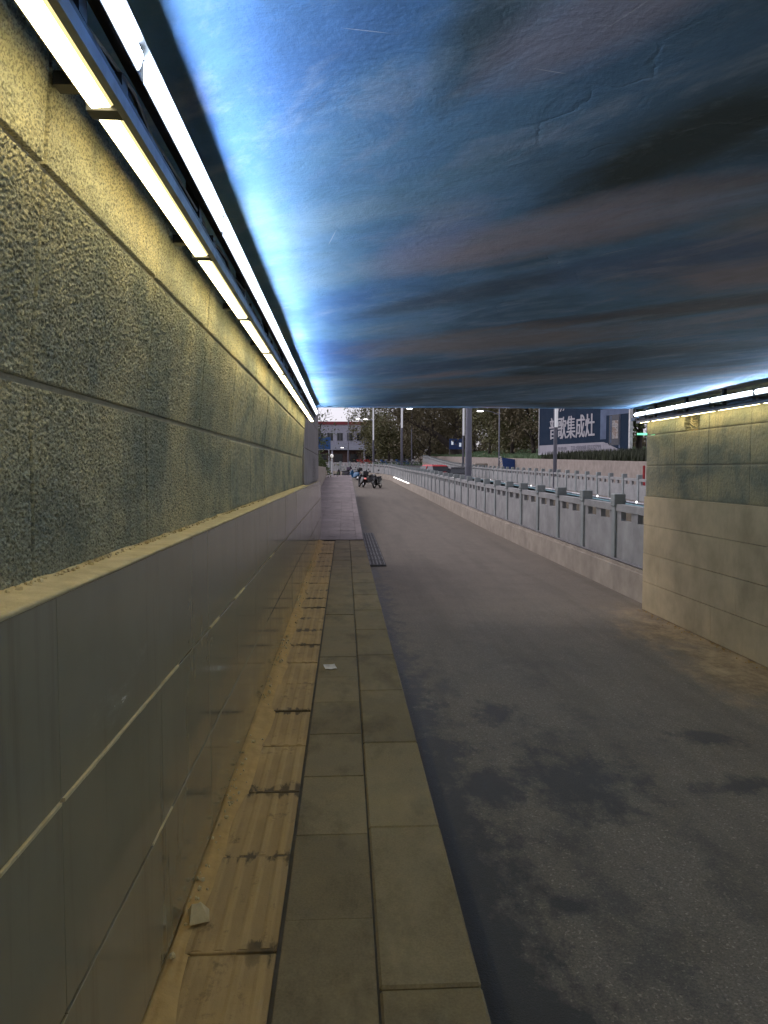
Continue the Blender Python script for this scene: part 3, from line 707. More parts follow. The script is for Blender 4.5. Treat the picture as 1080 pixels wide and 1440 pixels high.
# ------------------------------------------------------------------ lamp tracks
def lamp_track(label, sgn, wx, length, joint, y_end, n):
    """sgn +1: fixed along a wall on the left, facing right"""
    L = thing('lamp_track', label, 'lamp', (wx, 0, CEIL))
    X = lambda x: sgn*x
    def bx(name, m, x0, x1, y0, y1, z0, z1, par=L, bev=0.0):
        a, b = sorted((X(x0), X(x1)))
        return MB().box(a, b, y0, y1, z0, z1, bev).build(name, m, par)
    y_beg = joint - length*n
    # x measured from the rough wall face towards the road, z from the ceiling
    bx('warm_housing', M['black'], 0.066, 0.140, y_beg, y_end, -0.212, -0.192)
    bx('side_lip', M['black'], 0.064, 0.068, y_beg, y_end, -0.222, -0.2122)
    bx('side_lip', M['trim'], 0.130, 0.146, y_beg, y_end, -0.242, -0.2122)
    bx('cool_housing', M['black'], 0.140, 0.158, y_beg, y_end, -0.150, -0.078)
    bx('top_flange', M['black'], 0.1582, 0.1785, y_beg, y_end, -0.086, -0.0825)
    bx('bottom_lip', M['black'], 0.1582, 0.162, y_beg, y_end, -0.150, -0.1465)
    y = joint - length*(n-1)
    lamps = [(y+length*i, min(y+length*(i+1), y_end)) for i in range(-1, 40) if y+length*i < y_end-0.1]
    for a, b in lamps:
        w = MB(); a_, b_ = a+0.022, b-0.022       # warm tube: a shallow trough facing down and towards the wall
        sec = [(0.071, -0.213), (0.072, -0.229), (0.080, -0.238), (0.117, -0.234), (0.129, -0.226), (0.129, -0.213)]
        w.loft([[(X(x), yv, z) for x, z in sec] for yv in (a_, b_)] if sgn > 0 else [[(X(x), yv, z) for x, z in sec] for yv in (b_, a_)])
        wo_ = w.build('warm_tube', M['yellow_lamp'], L); wo_.data.materials.append(M['yellow_bloom_edge'])
        for fi in (3, 4, 6, 7): wo_.data.polygons[fi].material_index = 1  # dimmer yellow on road side and ends imitates the lens bloom rim
        bx('end_cap', M['black'], 0.0685, 0.1295, b-0.0215, b+0.0215, -0.241, -0.2125)
        c = MB(); sec = [(0.1585, -0.090), (0.164, -0.093), (0.170, -0.104), (0.171, -0.117), (0.168, -0.130), (0.163, -0.139), (0.1585, -0.140)]
        c.loft([[(X(x), yv, z) for x, z in sec] for yv in ((a_+0.06, b_+0.045) if sgn > 0 else (b_+0.045, a_+0.06)) if True])
        co_ = c.build('cool_tube', M['white_lamp'], L); co_.data.materials.append(M['white_dim_half'])
        for fi in (3, 4, 5, 7, 8): co_.data.polygons[fi].material_index = 1  # lower half and ends dimmed: tube still looks white, road gets less light
        bx('bracket', M['black'], 0.004, 0.1399, b-0.02, b+0.02, -0.1918, -0.165)
        bx('driver_box', M['bluebox'], 0.070, 0.118, a+0.16, a+0.72, -0.1916, -0.14, bev=0.004)
        bx('hanger', M['black'], 0.100, 0.1399, (a+b)/2+0.26, (a+b)/2+0.30, -0.19, 0.02)
    t = MB(); pts = []
    yv = -2.0; i = 0
    while yv < y_end-0.2:
        pts.append((X(0.128+0.007*math.sin(i*1.7)), yv, -0.165+0.012*math.sin(i*2.3))); yv += 0.16; i += 1
    t.tube(pts, 0.006, 6); t.build('cable', M['black'], L)
    return L
lamp_track('track of warm and cool tube lamps along the top of the left wall', 1, UP_X+0.062, 1.05, 1.60, PORTAL-0.1, 5)
lamp_track('track of warm and cool tube lamps along the top of the right wall', -1, RIGHT_X+0.012, 1.0, 10.05, PORTAL-0.02, 14)

# ------------------------------------------------------------------ drain grating beside the kerb
GS = 1.24
gr = thing('drain_grating', 'rusty iron drain grating set in the asphalt beside the kerb', 'grating', (0.68, 20.0, 0))
gm = MB()
gm.box(-0.17, -0.155, -0.30, 0.30, -0.03, 0); gm.box(0.155, 0.17, -0.30, 0.30, -0.03, 0)
gm.box(-0.155, 0.155, -0.30, -0.255, -0.03, 0); gm.box(-0.155, 0.155, 0.255, 0.30, -0.03, 0)
for i in range(4): gm.box(-0.10+i*0.062-0.004, -0.10+i*0.062+0.018, -0.255, 0.255, -0.028, -0.002)
for yc in (-0.13, 0.0, 0.13): gm.box(-0.155, 0.155, yc-0.022, yc+0.022, -0.03, -0.001)
gme = gm.mesh('grate', M['iron'])
bedm = MB().box(-0.19, 0.19, -0.34, 0.34, 0.0, 0.004).mesh('gully_shade', plain('gully_shade_black', (0.008, 0.008, 0.008), 0.9))  # flat black plate stands in for the shaded hollow under the grate
for i in range(9):
    yv = 16.9+i*0.85
    for nm, mm, dz in (('gully_shade', bedm, 0.004), ('grate', gme, 0.040)):
        o = link(nm, mm, gr, (0, yv-20.0, road_z(yv)+dz)); o.scale = (GS, GS, 1); o.rotation_euler.x = math.atan((road_z(yv+1)-road_z(yv-1))/2)

# ------------------------------------------------------------------ railings
def prism_box(mb, L, x0, x1, z0, z1, dz, y0=0.0, y1=None):
    """box along +Y of length L whose far end is raised by dz"""
    y1 = L if y1 is None else y1
    s = dz/L
    mb.loft([[(x0, y, z0+s*y), (x1, y, z0+s*y), (x1, y, z1+s*y), (x0, y, z1+s*y)][::-1] for y in (y0, y1)])
SP = 1.82; RZ = 1.22
def railing(name_label, s0, s1, path, zf, curb, plinth_m, group=None):
    p0, _ = path(s0)
    R = thing('railing', name_label, 'railing', (p0.x, p0.y, zf(p0)))
    pm_ = MB(); pm_.box(-0.085, 0.085, -0.085, 0.085, -0.02, 0.80*RZ, 0.012); pm_.box(-0.105, 0.105, -0.105, 0.105, 0.80*RZ, 0.985*RZ, 0.012)
    pm_.box(-0.112, 0.112, -0.112, 0.112, 0.865*RZ, 0.885*RZ)
    post = pm_.mesh('post', M['railpost'])
    s = s0
    while s < s1-0.01:
        a, ha = path(s); b, hb = path(s+SP); za, zb = zf(a)+curb, zf(b)+curb
        d = b-a; L = math.hypot(d.x, d.y); hz = -math.atan2(d.x, d.y)
        off = a-p0; base = R.location
        link('post', post, R, (off.x, off.y, za-base.z), hz)
        dz = zb-za; l0, l1 = 0.09, L-0.09
        k = MB(); prism_box(k, L, -0.045, 0.045, 0.03, 0.60*RZ, dz, l0, l1)
        for c0, c1 in ((l0, l0+0.20), (L/2-0.14, L/2+0.14), (l1-0.20, l1)): prism_box(k, L, -0.045, 0.045, 0.6002*RZ, 0.735*RZ, dz, c0, c1)
        k.build('panel', M['rail'], R, (off.x, off.y, za-base.z), hz)
        k = MB(); prism_box(k, L, -0.07, 0.07, 0.7352*RZ, 0.835*RZ, dz, l0, l1)
        k.build('top_rail', M['rail'], R, (off.x, off.y, za-base.z), hz)
        k = MB(); dz2 = zf(b)-zf(a); prism_box(k, L, -0.14, 0.13, -0.3, curb-0.06, dz2, 0.002, L-0.002+ (0.06 if hb > ha else 0)); prism_box(k, L, -0.10, 0.13, curb-0.0598, curb, dz2, 0.0, L)
        k.build('plinth_stone', plinth_m, R, (off.x, off.y, zf(a)-base.z), hz)
        s += SP
    a, ha = path(s); link('post', post, R, (a.x-p0.x, a.y-p0.y, zf(a)+curb-R.location.z), -ha)
    return R
def near_path(s): p, a = arc_pt(s); return p, a
near_rail = railing('grey precast concrete railing curving along the right edge of the bike lane', 11.64, 115, near_path, lambda p: road_z(p.y), 0.52, M['kerbwall'])
far_rail = railing('grey concrete railing on the far side of the sunken road', 27.5, 125, lambda s: (Vector((13.1, s, 0)), 0.0), lambda p: road_z(p.y), 0.50, M['retain'])
# retaining faces of the sunken road
for x0, x1, lab in ((5.0, 5.1, 'concrete side wall of the sunken road below the near railing'), (12.96, 13.06, 'beige concrete side wall of the sunken road below the far railing')):
    k = MB(); yv = np.arange(PORTAL if x0 < 5.5 else 11.6, 78, 2.4)
    k.loft([[(x0, y, main_z(y)-0.3), (x1, y, main_z(y)-0.3), (x1, y, road_z(y)+0.42), (x0, y, road_z(y)+0.42)][::-1] for y in yv])
    tag(k.build('side_wall', M['retain']), lab, 'wall')
# teal and white coping pipe below the far railing with small lit marker lamps
cp = thing('coping_pipe', 'pale teal painted pipe with small lit lamps below the far railing', 'pipe', (12.88, 32, road_z(32)+0.45))
tealm = plain('teal_paint', (0.13, 0.26, 0.30), 0.5); whitem = plain('white_paint', (0.62, 0.62, 0.62), 0.5)
mlamp = emit('marker_lamp_white', (1, 0.97, 0.95), 1.2)
B0 = cp.location
yv = 30.0; i = 0
while yv < 75:
    q = [(0, y-32, road_z(y)+0.45-B0.z) for y in (yv, yv+2.0)]
    MB().tube(q, 0.045, 8).build('pipe', whitem if i % 3 == 2 else M['steel'], cp)
    MB().tube([(x-0.01, y, z-0.11) for x, y, z in q], 0.05, 8).build('pipe', tealm, cp)
    yv += 2.02; i += 1
for px in (690, 738, 749, 845, 902):
    Z = max(30.5, 12.8*FPX/(px-485))
    MB().lathe([(0.0, -0.04), (0.045, -0.035), (0.06, 0.0), (0.045, 0.035), (0.0, 0.04)], (-0.06, Z-32, road_z(Z)+0.50-B0.z), 'x', 10).build('marker_lamp', mlamp, cp)
# rope light on the near plinth where it is lit, and the loose pipe
rl = MB(); rl.tube([(X_RAIL-0.115+0.01*math.sin(s), s, road_z(s)+0.485+0.012*math.sin(s*1.9)) for s in np.arange(57, 75, 0.5)], 0.02, 6)
tag(rl.build('rope_light', emit('rope_light_white', (1, 0.98, 0.95), 5.0)), 'lit white rope light lying on the plinth of the near railing', 'light')
pp = MB(); pp.tube([(X_RAIL-0.075, s, road_z(s)+0.548) for s in np.arange(11.7, 52, 1.5)], 0.022, 6)
tag(pp.build('conduit', M['iron']), 'thin dark conduit running along the foot of the near railing', 'pipe')

# right retaining wall with grass verge
k = MB(); yv = np.arange(17, 164, 3.0)
k.loft([[(15.9, y, road_z(y)-0.3), (16.2, y, road_z(y)-0.3), (16.2, y, wall_top(y)), (15.9, y, wall_top(y))][::-1] for y in yv])
tag(k.build('retaining_wall', M['retain']), 'beige concrete retaining wall below the billboard and the trees', 'wall')
k = MB(); yv = np.arange(18, 48, 3.0)
k.loft([[(-1.4, y, -0.3), (-1.12, y, -0.3), (-1.12, y, E+0.17), (-1.4, y, E+0.17)][::-1] for y in yv])
tag(k.build('retaining_wall', M['kerbwall']), 'low pinkish wall left of the rising footway behind the wing wall', 'wall')
def rbz(x, y): return bank_right(y)+0.07*max(0, min(x, 36)-16.2)
# grass blades
def blades(n, xr, yr, zf, h, m, name):
    b = MB()
    for i in range(n):
        x, y = random.uniform(*xr), random.uniform(*yr); z = zf(x, y); a = random.uniform(0, 6.28); w = 0.03+random.random()*0.03; hh = h*random.uniform(0.5, 1.2)
        dx, dy = math.cos(a)*w, math.sin(a)*w; lx, ly = jit(0.12), jit(0.12)
        k = len(b.v); b.v += [(x-dx, y-dy, z), (x+dx, y+dy, z), (x+lx, y+ly, z+hh)]; b.f.append((k, k+1, k+2))
    return b.build(name, m)
g = blades(42000, (16.25, 30), (62, 160), lambda x, y: rbz(x, y)-0.01, 0.34, M['grass'], 'grass')
tag(g, 'green grass on the bank above the retaining wall', 'grass', kind='stuff')
g = blades(9000, (16.23, 21), (33, 62), lambda x, y: rbz(x, y)-0.01, 0.6, M['leaf4'], 'ground_cover')
tag(g, 'dark low plants under the billboard', 'plants', kind='stuff')
g = blades(9000, (4.0, 15.5), (125, 163), lambda x, y: road_z(y)-0.05, 0.3, M['grass'], 'grass')
tag(g, 'grass strip beyond the curve of the railing', 'grass', kind='stuff')

# ------------------------------------------------------------------ trees
def branch_tree(seed, H, lean=(0, 0), r0=0.18, spread=2.6, n=9):
    q = random.Random(seed); mb = MB(); tips = []
    top = Vector((lean[0], lean[1], H*0.62))
    tr = [Vector((0, 0, -0.3))] + [Vector((lean[0]*f**1.3+q.uniform(-0.1, 0.1), lean[1]*f**1.3+q.uniform(-0.1, 0.1), H*0.62*f)) for f in (0.12, 0.3, 0.5, 0.75, 1.0)]
    mb.tube(tr, [r0*1.35, r0, r0*0.85, r0*0.7, r0*0.55, r0*0.35], 8)
    for i in range(n):
        f = q.uniform(0.32, 1.0); j = min(4, int(f*5)); base = tr[j].lerp(tr[j+1], f*5-j) if j < 5 else tr[-1]
        a = q.uniform(0, 6.28); l = spread*q.uniform(0.6, 1.1)
        end = base + Vector((math.cos(a)*l, math.sin(a)*l, q.uniform(0.2, 0.75)*l+H*0.08))
        mid = base.lerp(end, 0.5) + Vector((q.uniform(-.2, .2), q.uniform(-.2, .2), q.uniform(0, .35)))
        mb.tube([base, mid, end], [r0*0.38, r0*0.22, r0*0.07], 6); tips += [end, mid, end-Vector((0, 0, q.uniform(0.5, 2.4)))]
        for _ in range(2):
            e2 = mid + Vector((q.uniform(-1, 1), q.uniform(-1, 1), q.uniform(0.1, 1.0)))*l*0.55
            mb.tube([mid, mid.lerp(e2, 0.5)+Vector((0, 0, 0.1)), e2], [r0*0.16, r0*0.1, r0*0.04], 5); tips.append(e2)
    return mb, tips
def crown_mesh(name, tips, seed, n, sig, size, m, droop=0.0):
    q = np.random.default_rng(seed); T = np.array([tuple(t) for t in tips])
    w = q.uniform(0.3, 1.0, len(T)); w /= w.sum()
    sub = T[q.choice(len(T), 130, p=w)] + q.normal(0, sig, (130, 3))*[1, 1, 0.8]
    c = sub[q.integers(0, 130, n)] + q.normal(0, sig*0.38, (n, 3))
    c[:, 2] -= droop*np.abs(q.normal(0, 1, n))
    d1 = q.normal(0, 1, (n, 3)); d1 /= np.linalg.norm(d1, axis=1)[:, None]
    d2 = np.cross(d1, q.normal(0, 1, (n, 3))); d2 /= np.linalg.norm(d2, axis=1)[:, None]
    s = size*q.uniform(0.5, 1.3, (n, 1))
    V = np.stack([c-d1*s, c+d2*s*0.45, c+d1*s, c-d2*s*0.45], 1).reshape(-1, 3)
    me = bpy.data.meshes.new(name); F = np.arange(4*n)
    me.vertices.add(4*n); me.vertices.foreach_set('co', V.reshape(-1).astype(np.float32))
    me.loops.add(4*n); me.loops.foreach_set('vertex_index', F.astype(np.int32))
    me.polygons.add(n); me.polygons.foreach_set('loop_start', np.arange(0, 4*n, 4, dtype=np.int32)); me.polygons.foreach_set('loop_total', np.full(n, 4, dtype=np.int32))
    me.update(calc_edges=True); me.materials.append(m); return me
VAR = []
for i, (H, mt, n, dr) in enumerate(((9.5, 'leaf1', 9000, 0.5), (9.0, 'leaf2', 6000, 0.2), (10.5, 'leaf1', 11000, 0.9), (8.0, 'leaf3', 8000, 0.3))):
    mb, tips = branch_tree(20+i, H, (jit(0.6), jit(0.6)), 0.20, 3.2, 10)
    VAR.append((mb.mesh('trunk', M['bark'], True), crown_mesh('crown', tips, 40+i, n, 0.95, 0.17, M[mt], dr)))
def tree(label, var, x, y, z, s=1.0, rz=0.0, group='trees beyond the roads'):
    s *= 1.22
    t = thing('tree', label, 'tree', (x, y, z), rz, group); t.scale = (s, s, s)
    link('trunk', VAR[var][0], t); link('crown', VAR[var][1], t); return t
def px_at(px, Z): return (px-485)*Z/FPX
tree('olive leafed tree behind the leftmost slim lamp post', 2, px_at(528, 148), 148, road_z(148), 1.0, 0.3)
tree('full olive tree between the two slim lamp posts over the bicycles', 0, px_at(548, 140), 140, road_z(140), 1.05, 1.9)
tree('tall olive tree right behind the middle lamp post with white tube', 2, px_at(580, 152), 152, road_z(152), 1.1, 2.6)
tree('hazy brown tree above the red car', 1, px_at(603, 131), 131, road_z(131), 1.1, 0.9)
tree('olive tree behind the leaning dark trunk', 0, px_at(628, 148), 148, road_z(148), 1.15, 4.0)
tree('brown tree with thin leaves left of the thick lamp post', 1, px_at(650, 125), 125, rbz(px_at(650, 125), 125), 1.15, 2.2)
tree('olive tree right of the thick grey lamp post', 2, px_at(690, 102), 102, rbz(px_at(690, 102), 102), 0.95, 5.0)
tree('bushy tree above the blue tilted board', 0, px_at(722, 90), 90, rbz(px_at(722, 90), 90), 0.95, 1.2)
tree('dark brown tree touching the left edge of the billboard', 1, px_at(752, 82), 82, rbz(px_at(752, 82), 82), 1.0, 3.4)
tree('green tree seen to the right of the billboard', 3, px_at(905, 62), 62, rbz(px_at(905, 62), 62), 1.0, 0.5)
tree('green tree standing behind the billboard', 3, px_at(830, 80), 80, rbz(px_at(830, 80), 80), 1.1, 2.5)
tree('brown tree in the back row over the grass bank', 1, px_at(668, 155), 155, rbz(px_at(668, 155), 155), 1.3, 2.9)
tree('olive tree in the back row between thick post and blue board', 2, px_at(705, 138), 138, rbz(px_at(705, 138), 138), 1.2, 0.2)
q = np.random.default_rng(60); n = 70000
xs_ = q.uniform(2, 170, n); top = 8.5+2.2*np.sin(xs_*0.31)+1.6*np.sin(xs_*0.83+1)+1.0*np.sin(xs_*2.1)
c = np.stack([xs_, 205+xs_*-0.15+q.normal(0, 2.5, n), E+1.4+top*q.uniform(0, 1, n)**0.8], 1)
d1 = q.normal(0, 1, (n, 3)); d1 /= np.linalg.norm(d1, axis=1)[:, None]; d2 = np.cross(d1, q.normal(0, 1, (n, 3))); d2 /= np.linalg.norm(d2, axis=1)[:, None]
sz = 0.34*q.uniform(0.5, 1.3, (n, 1)); V = np.stack([c-d1*sz, c+d2*sz*0.6, c+d1*sz, c-d2*sz*0.6], 1).reshape(-1, 3)
me = bpy.data.meshes.new('woodland'); me.from_pydata(V.tolist(), [], np.arange(4*n).reshape(-1, 4).tolist()); me.materials.append(M['leaf2'])
tag(link('woodland', me), 'distant brown olive wood closing the view behind the trees', 'wood', kind='stuff')
# big leaning trunk
lt = thing('leaning_tree', 'tree with thick dark trunk leaning left over the grass bank', 'tree', (17.9, 121, rbz(17.9, 121))); lt.scale = (1.22, 1.22, 1.22)
mb = MB(); pts = [(0.3, 0, -0.4), (0.0, 0, 0.5), (-1.0, 0, 1.6), (-2.2, 0.2, 2.5), (-3.6, 0.2, 3.4), (-5.2, 0.3, 4.2), (-7.0, 0.5, 4.9), (-8.8, 0.6, 6.0)]
mb.tube(pts, [0.85, 0.6, 0.45, 0.42, 0.36, 0.28, 0.2, 0.08], 9); mb.tube([(-0.4, 0, 0.9), (-0.1, 0.2, 2.2), (0.3, 0.3, 3.2), (0.1, 0.4, 4.8), (0.8, 0.4, 7)], [0.42, 0.38, 0.3, 0.2, 0.08], 8)
mb.tube([(-3.0, 0.2, 3.0), (-3.2, 0.3, 4.6), (-2.5, 0.4, 6.5)], [0.2, 0.14, 0.05], 7)
mb.build('trunk', M['bark'], lt, smooth=True)
link('crown', crown_mesh('crown', [(-6.5, 0.5, 6.2), (-8.5, .6, 6.6), (-2.6, .4, 7), (0.7, .4, 7.5), (-4.5, .4, 6.5), (-1, 0.5, 6.8)], 77, 6500, 1.3, 0.17, M['leaf2'], 0.2), lt)
# dark twiggy shrub overhanging on the left and the clipped hedge
sh = thing('shrub', 'dark twiggy shrub hanging over the low wall beside the wing wall', 'shrub', (-1.9, 44, bank_left(44)))
mb, tips = branch_tree(91, 4.2, (0.5, 0), 0.06, 1.0, 9); mb.build('stem', M['bark'], sh, smooth=True)
link('crown', crown_mesh('crown', tips, 92, 700, 0.30, 0.09, M['leaf3'], 0.1), sh)
hd = thing('hedge', 'clipped green hedge on the left bank below the blue sign', 'hedge', (-2.3, 50, road_z(50)-0.05))
q = np.random.default_rng(3)
tips = [(x, y, z) for x in np.linspace(-0.9, 0.6, 4) for y in np.linspace(0, 10, 8) for z in (0.5, 1.1, 1.7, 2.1)]
link('foliage', crown_mesh('foliage', tips, 93, 9000, 0.28, 0.09, M['leaf3']), hd)
mb = MB()
for i in range(8): mb.tube([(-0.2, i*1.4, -0.2), (jit(0.2)-0.2, i*1.4+jit(0.2), 1.6)], [0.05, 0.03], 6)
mb.build('stem', M['bark'], hd)

# ------------------------------------------------------------------ lamp posts
def lamp_post(label, x, y, z, H, r, tube=None, arm=None, head_h=None, head=None):
    t = thing('lamp_post', label, 'lamp post', (x, y, z), 0, 'street lamps along the roads')
    MB().box(-r*2, r*2, -r*2, r*2, -0.1, 0.03).build('base_plate', M['post'], t)
    MB().tube([(0, 0, 0.03), (0, 0, H*0.5), (0, 0, H)], [r, r*0.9, r*0.7], 12).build('pole', M['post'], t, smooth=True)
    MB().lathe([(r*1.35, 0.031), (r*1.3, 0.5), (r*1.02, 0.55)], n=12).build('sleeve', M['post'], t)
    if tube:
        MB().box(-0.09, 0.09, -r-0.12, -r-0.01, tube[0], tube[1], 0.01).build('light_tube', emit('post_tube_light', (0.9, 0.93, 1.0), 0.14), t)
    if arm:
        ah, ax = arm
        MB().tube([(0, 0, ah-0.3), (ax*0.5, 0, ah), (ax, 0, ah+0.12)], [r*0.5, r*0.4, r*0.35], 8).build('arm', M['post'], t)
        hd_ = MB(); s = 1 if ax > 0 else -1
        hd_.box(min(ax, ax+s*0.7), max(ax, ax+s*0.7), -0.16, 0.16, ah+0.06, ah+0.17, 0.03).build('lamp_head', M['post'], t)
        MB().box(min(ax+s*0.08, ax+s*0.64), max(ax+s*0.08, ax+s*0.64), -0.13, 0.13, ah+0.02, ah+0.0595, 0.01).build('lens', emit('street_lamp_lens', (1, 0.97, 0.93), 8.0), t)
    return t
Z = 32.4; lamp_post('thick grey lamp post standing behind the near railing', px_at(659.5, Z), Z, main_z(Z), 12, 0.155)
Z = 46.6; lamp_post('grey lamp post with white tube in front of the billboard', px_at(775.5, Z)+0.35, Z, road_z(Z), 10.5, 0.125, (4.3, 8))
Z = 82.5; lamp_post('slim lamp post with white tube just left of the thick post', px_at(652, Z), Z, road_z(Z), 12, 0.13, (4.75, 9.5))
Z = 80.0; lamp_post('slim lamp post with white tube left of the red car', px_at(565, Z), Z, road_z(Z), 12, 0.13, (5.5, 9.5), (7.5, 0.45))
Z = 110.0; lamp_post('leftmost slim lamp post with a lit arm pointing left', px_at(525, Z), Z, road_z(Z), 12, 0.14, (4.2, 9.5), (E-road_z(Z)+7.3, -0.75))
Z = 125.0; lamp_post('thin grey post between the two tall tube lamp posts', px_at(579, Z), Z, road_z(Z), 10.5, 0.12)
# lit lamp heads further back
def arm_lamp(label, px, py, Z, arm):
    x = px_at(px, Z); z = E + (661-py)*Z/FPX; g0 = road_z(Z) if x < 16 else rbz(x, Z)
    return lamp_post(label, x-arm, Z, g0, z-g0+0.3, 0.08, None, (z-g0, arm))
arm_lamp('lamp post with lit oval head beside the thick grey post', 681, 579, 72, -1.5)
arm_lamp('far lamp post with lit head in front of the white building', 500, 590, 125, 1.2)
arm_lamp('short lamp post with lit head under the building canopy', 484, 630, 150, -0.9)
gl = thing('globe_lamp', 'white globe lamp on a short post beside the hedge', 'lamp post', (px_at(467, 62), 62, road_z(62)))
MB().tube([(0, 0, -0.1), (0, 0, 2.45)], [0.09, 0.07], 10).build('pole', whitem, gl)
MB().lathe([(0.0, 2.42), (0.08, 2.44), (0.13, 2.54), (0.13, 2.60), (0.08, 2.70), (0.0, 2.72)], n=14).build('globe', emit('globe_light', (1, 0.95, 0.85), 0.35), gl, smooth=True)

# ------------------------------------------------------------------ billboard
BL, BR = Vector((17.4, 66.9, 0)), Vector((21.0, 55.0, 0))
u = (BR-BL); BW = u.length/1.25; ang = math.atan2(u.y, u.x)
zb = E+1.45; g0 = rbz(19, 60)
bb = thing('billboard', 'large dark blue billboard with white characters and a kitchen stove picture', 'billboard', (BL.x, BL.y, zb), ang)
BH = 4.3; bb.scale = (1.25, 1.25, 1.25)
def bpart(name, m, x0, x1, y0, y1, z0, z1, par=bb): return MB().box(x0, x1, y0, y1, z0, z1).build(name, m, par)
navy = plain('navy_print', (0.012, 0.027, 0.055), 0.8, 0, 0.12, 0.6, 0.15); pale = plain('pale_print', (0.30, 0.29, 0.33), 0.6, 0, 0.12, 0.8)
greyb = plain('grey_blue_print', (0.12, 0.155, 0.24), 0.8, 0, 0.2, 1.0, 0.15); darkp = plain('dark_print', (0.03, 0.035, 0.05), 0.5)
bpart('board', navy, 0, BW, 0, 0.16, 0, BH)
bpart('lower_band', pale, 0.0, BW*0.755, -0.012, -0.004, 0.0, 0.58)
w = MB(); w.v += [(BW*0.756, -0.008, 0.0), (BW*0.935, -0.008, 0.0), (BW*0.756, -0.008, 0.58)]; w.f.append((0, 1, 2)); w.build('lower_band', pale, bb)
for x0, x1, z0, z1 in ((-0.08, 0.0, -0.08, BH), (BW, BW+0.12, -0.08, BH), (0, BW, -0.08, 0)): bpart('frame', whitem if x0 == BW else M['steel'], x0, x1, -0.03, 0.18, z0, z1)
# printed stove
X0 = BW*0.72
for nm, m_, a, b, c, d in (('printed_worktop', greyb, 0.0, 0.275, 2.2, 2.6), ('printed_cabinet', greyb, 0.0, 0.06, 0.75, 2.2), ('printed_oven', darkp, 0.09, 0.20, 0.35, 2.2),
                           ('printed_oven_frame', greyb, 0.10, 0.112, 0.5, 2.15), ('printed_oven_frame', greyb, 0.186, 0.2, 0.15, 2.15)):
    bpart(nm, m_, X0+a*BW, X0+b*BW, -0.010, -0.003, c, d)
foodt = NT('printed_food'); fv = foodt.noise(2.4, 5, 0.7, foodt.objco())
foodt.set(color=foodt.ramp(fv, [(0.35, (0.05, 0.06, 0.06)), (0.48, (0.35, 0.33, 0.32)), (0.56, (0.16, 0.10, 0.07)), (0.7, (0.4, 0.36, 0.36))]), rough=0.6)
bpart('printed_food', foodt.m, X0+0.122*BW, X0+0.178*BW, -0.016, -0.011, 0.75, 1.85)
bpart('printed_handle', pale, X0+0.03*BW, X0+0.08*BW, -0.016, -0.011, 0.42, 0.50)
def text(body, x, z, sx, sz, m, name='lettering', par=bb):
    cu = bpy.data.curves.new(name, 'FONT'); cu.body = body; cu.size = 1.0; cu.extrude = 0.004; cu.resolution_u = 2
    ob = bpy.data.objects.new(name, cu); COL.objects.link(ob)
    dg = bpy.context.evaluated_depsgraph_get(); me = bpy.data.meshes.new_from_object(ob.evaluated_get(dg))
    bpy.data.objects.remove(ob); bpy.data.curves.remove(cu)
    if len(me.vertices) == 0: return
    co = np.array([v.co[:] for v in me.vertices]); w0 = co[:, 0].min(); wd = np.ptp(co[:, 0]); h0 = co[:, 1].min(); hd_ = np.ptp(co[:, 1])
    for v in me.vertices:
        c = v.co.copy(); v.co = (x+(c.x-w0)/wd*sx, -0.022+c.z*-0.5, z+(c.y-h0)/hd_*sz)
    me.materials.clear(); me.materials.append(m); return link(name, me, par)
lett = plain('white_lettering', (0.42, 0.41, 0.44), 0.8, 0, 0.08); lettd = plain('grey_lettering', (0.12, 0.12, 0.16), 0.6)
text('普歌集成灶', BW*0.135, 0.95, BW*0.525, 1.5, lett)
# the photo's characters are heavy: a second slightly larger outline behind
for dx in (-0.03, 0.03):
    o = text('普歌集成灶', BW*0.135+dx, 0.95-abs(dx)*0.4, BW*0.525, 1.5, lett)
    if o: o.location.y += 0.006+dx*0.05
text('TEL:000088 82232799', BW*0.40, 0.17, BW*0.33, 0.26, lettd)
text('服务热线', BW*0.20, 0.17, BW*0.15, 0.24, lettd)
sg = MB()
for i in range(4):
    a = BW*(0.19+0.035*i); sg.v += [(a, -0.02, 2.75+0.03*i), (a+0.12, -0.02, 2.75+0.03*i), (a+0.32, -0.02, 3.0+0.03*i), (a+0.2, -0.02, 3.02+0.03*i)]; sg.f.append(tuple(range(i*4, i*4+4)))
sg.build('script_logo', lett, bb)
for f in (0.12, 0.38, 0.64, 0.9): MB().tube([(BW*f, 0.3, g0-zb-1.5), (BW*f, 0.3, BH-0.3)], 0.09, 8).build('support_post', M['steel'], bb)

# ------------------------------------------------------------------ blue board, planter, green light, red barrel
b = thing('blue_board', 'blue tilted board leaning on the beige retaining wall', 'board', (15.6, 70, road_z(70))); b.scale = (1.25, 1.25, 1.25)
k = MB(); k.loft([[(-0.55, -0.05, 0.55), (0.45, -0.05, 0.35), (0.62, -0.05, 1.75), (-0.75, -0.05, 1.95)], [(-0.55, 0.05, 0.55), (0.45, 0.05, 0.35), (0.62, 0.05, 1.75), (-0.75, 0.05, 1.95)]][::-1])
k.build('board', plain('blue_paint', (0.012, 0.05, 0.20), 0.5), b)
for i in range(6): MB().box(-0.98+i*0.03, -0.80+i*0.03, -0.06, -0.03, 1.95-i*0.21, 2.04-i*0.21).build('white_stripe', whitem, b)
MB().tube([(-0.5, 0, -0.05), (-0.5, 0, 0.7)], 0.03, 6).build('leg', M['steel'], b); MB().tube([(0.35, 0, -0.05), (0.35, 0, 0.6)], 0.03, 6).build('leg', M['steel'], b)
pl = thing('concrete_planter', 'pale slab topped planter behind the far railing', 'planter', (14.5, 80, road_z(80))); pl.scale = (1.25, 1.25, 1.25)
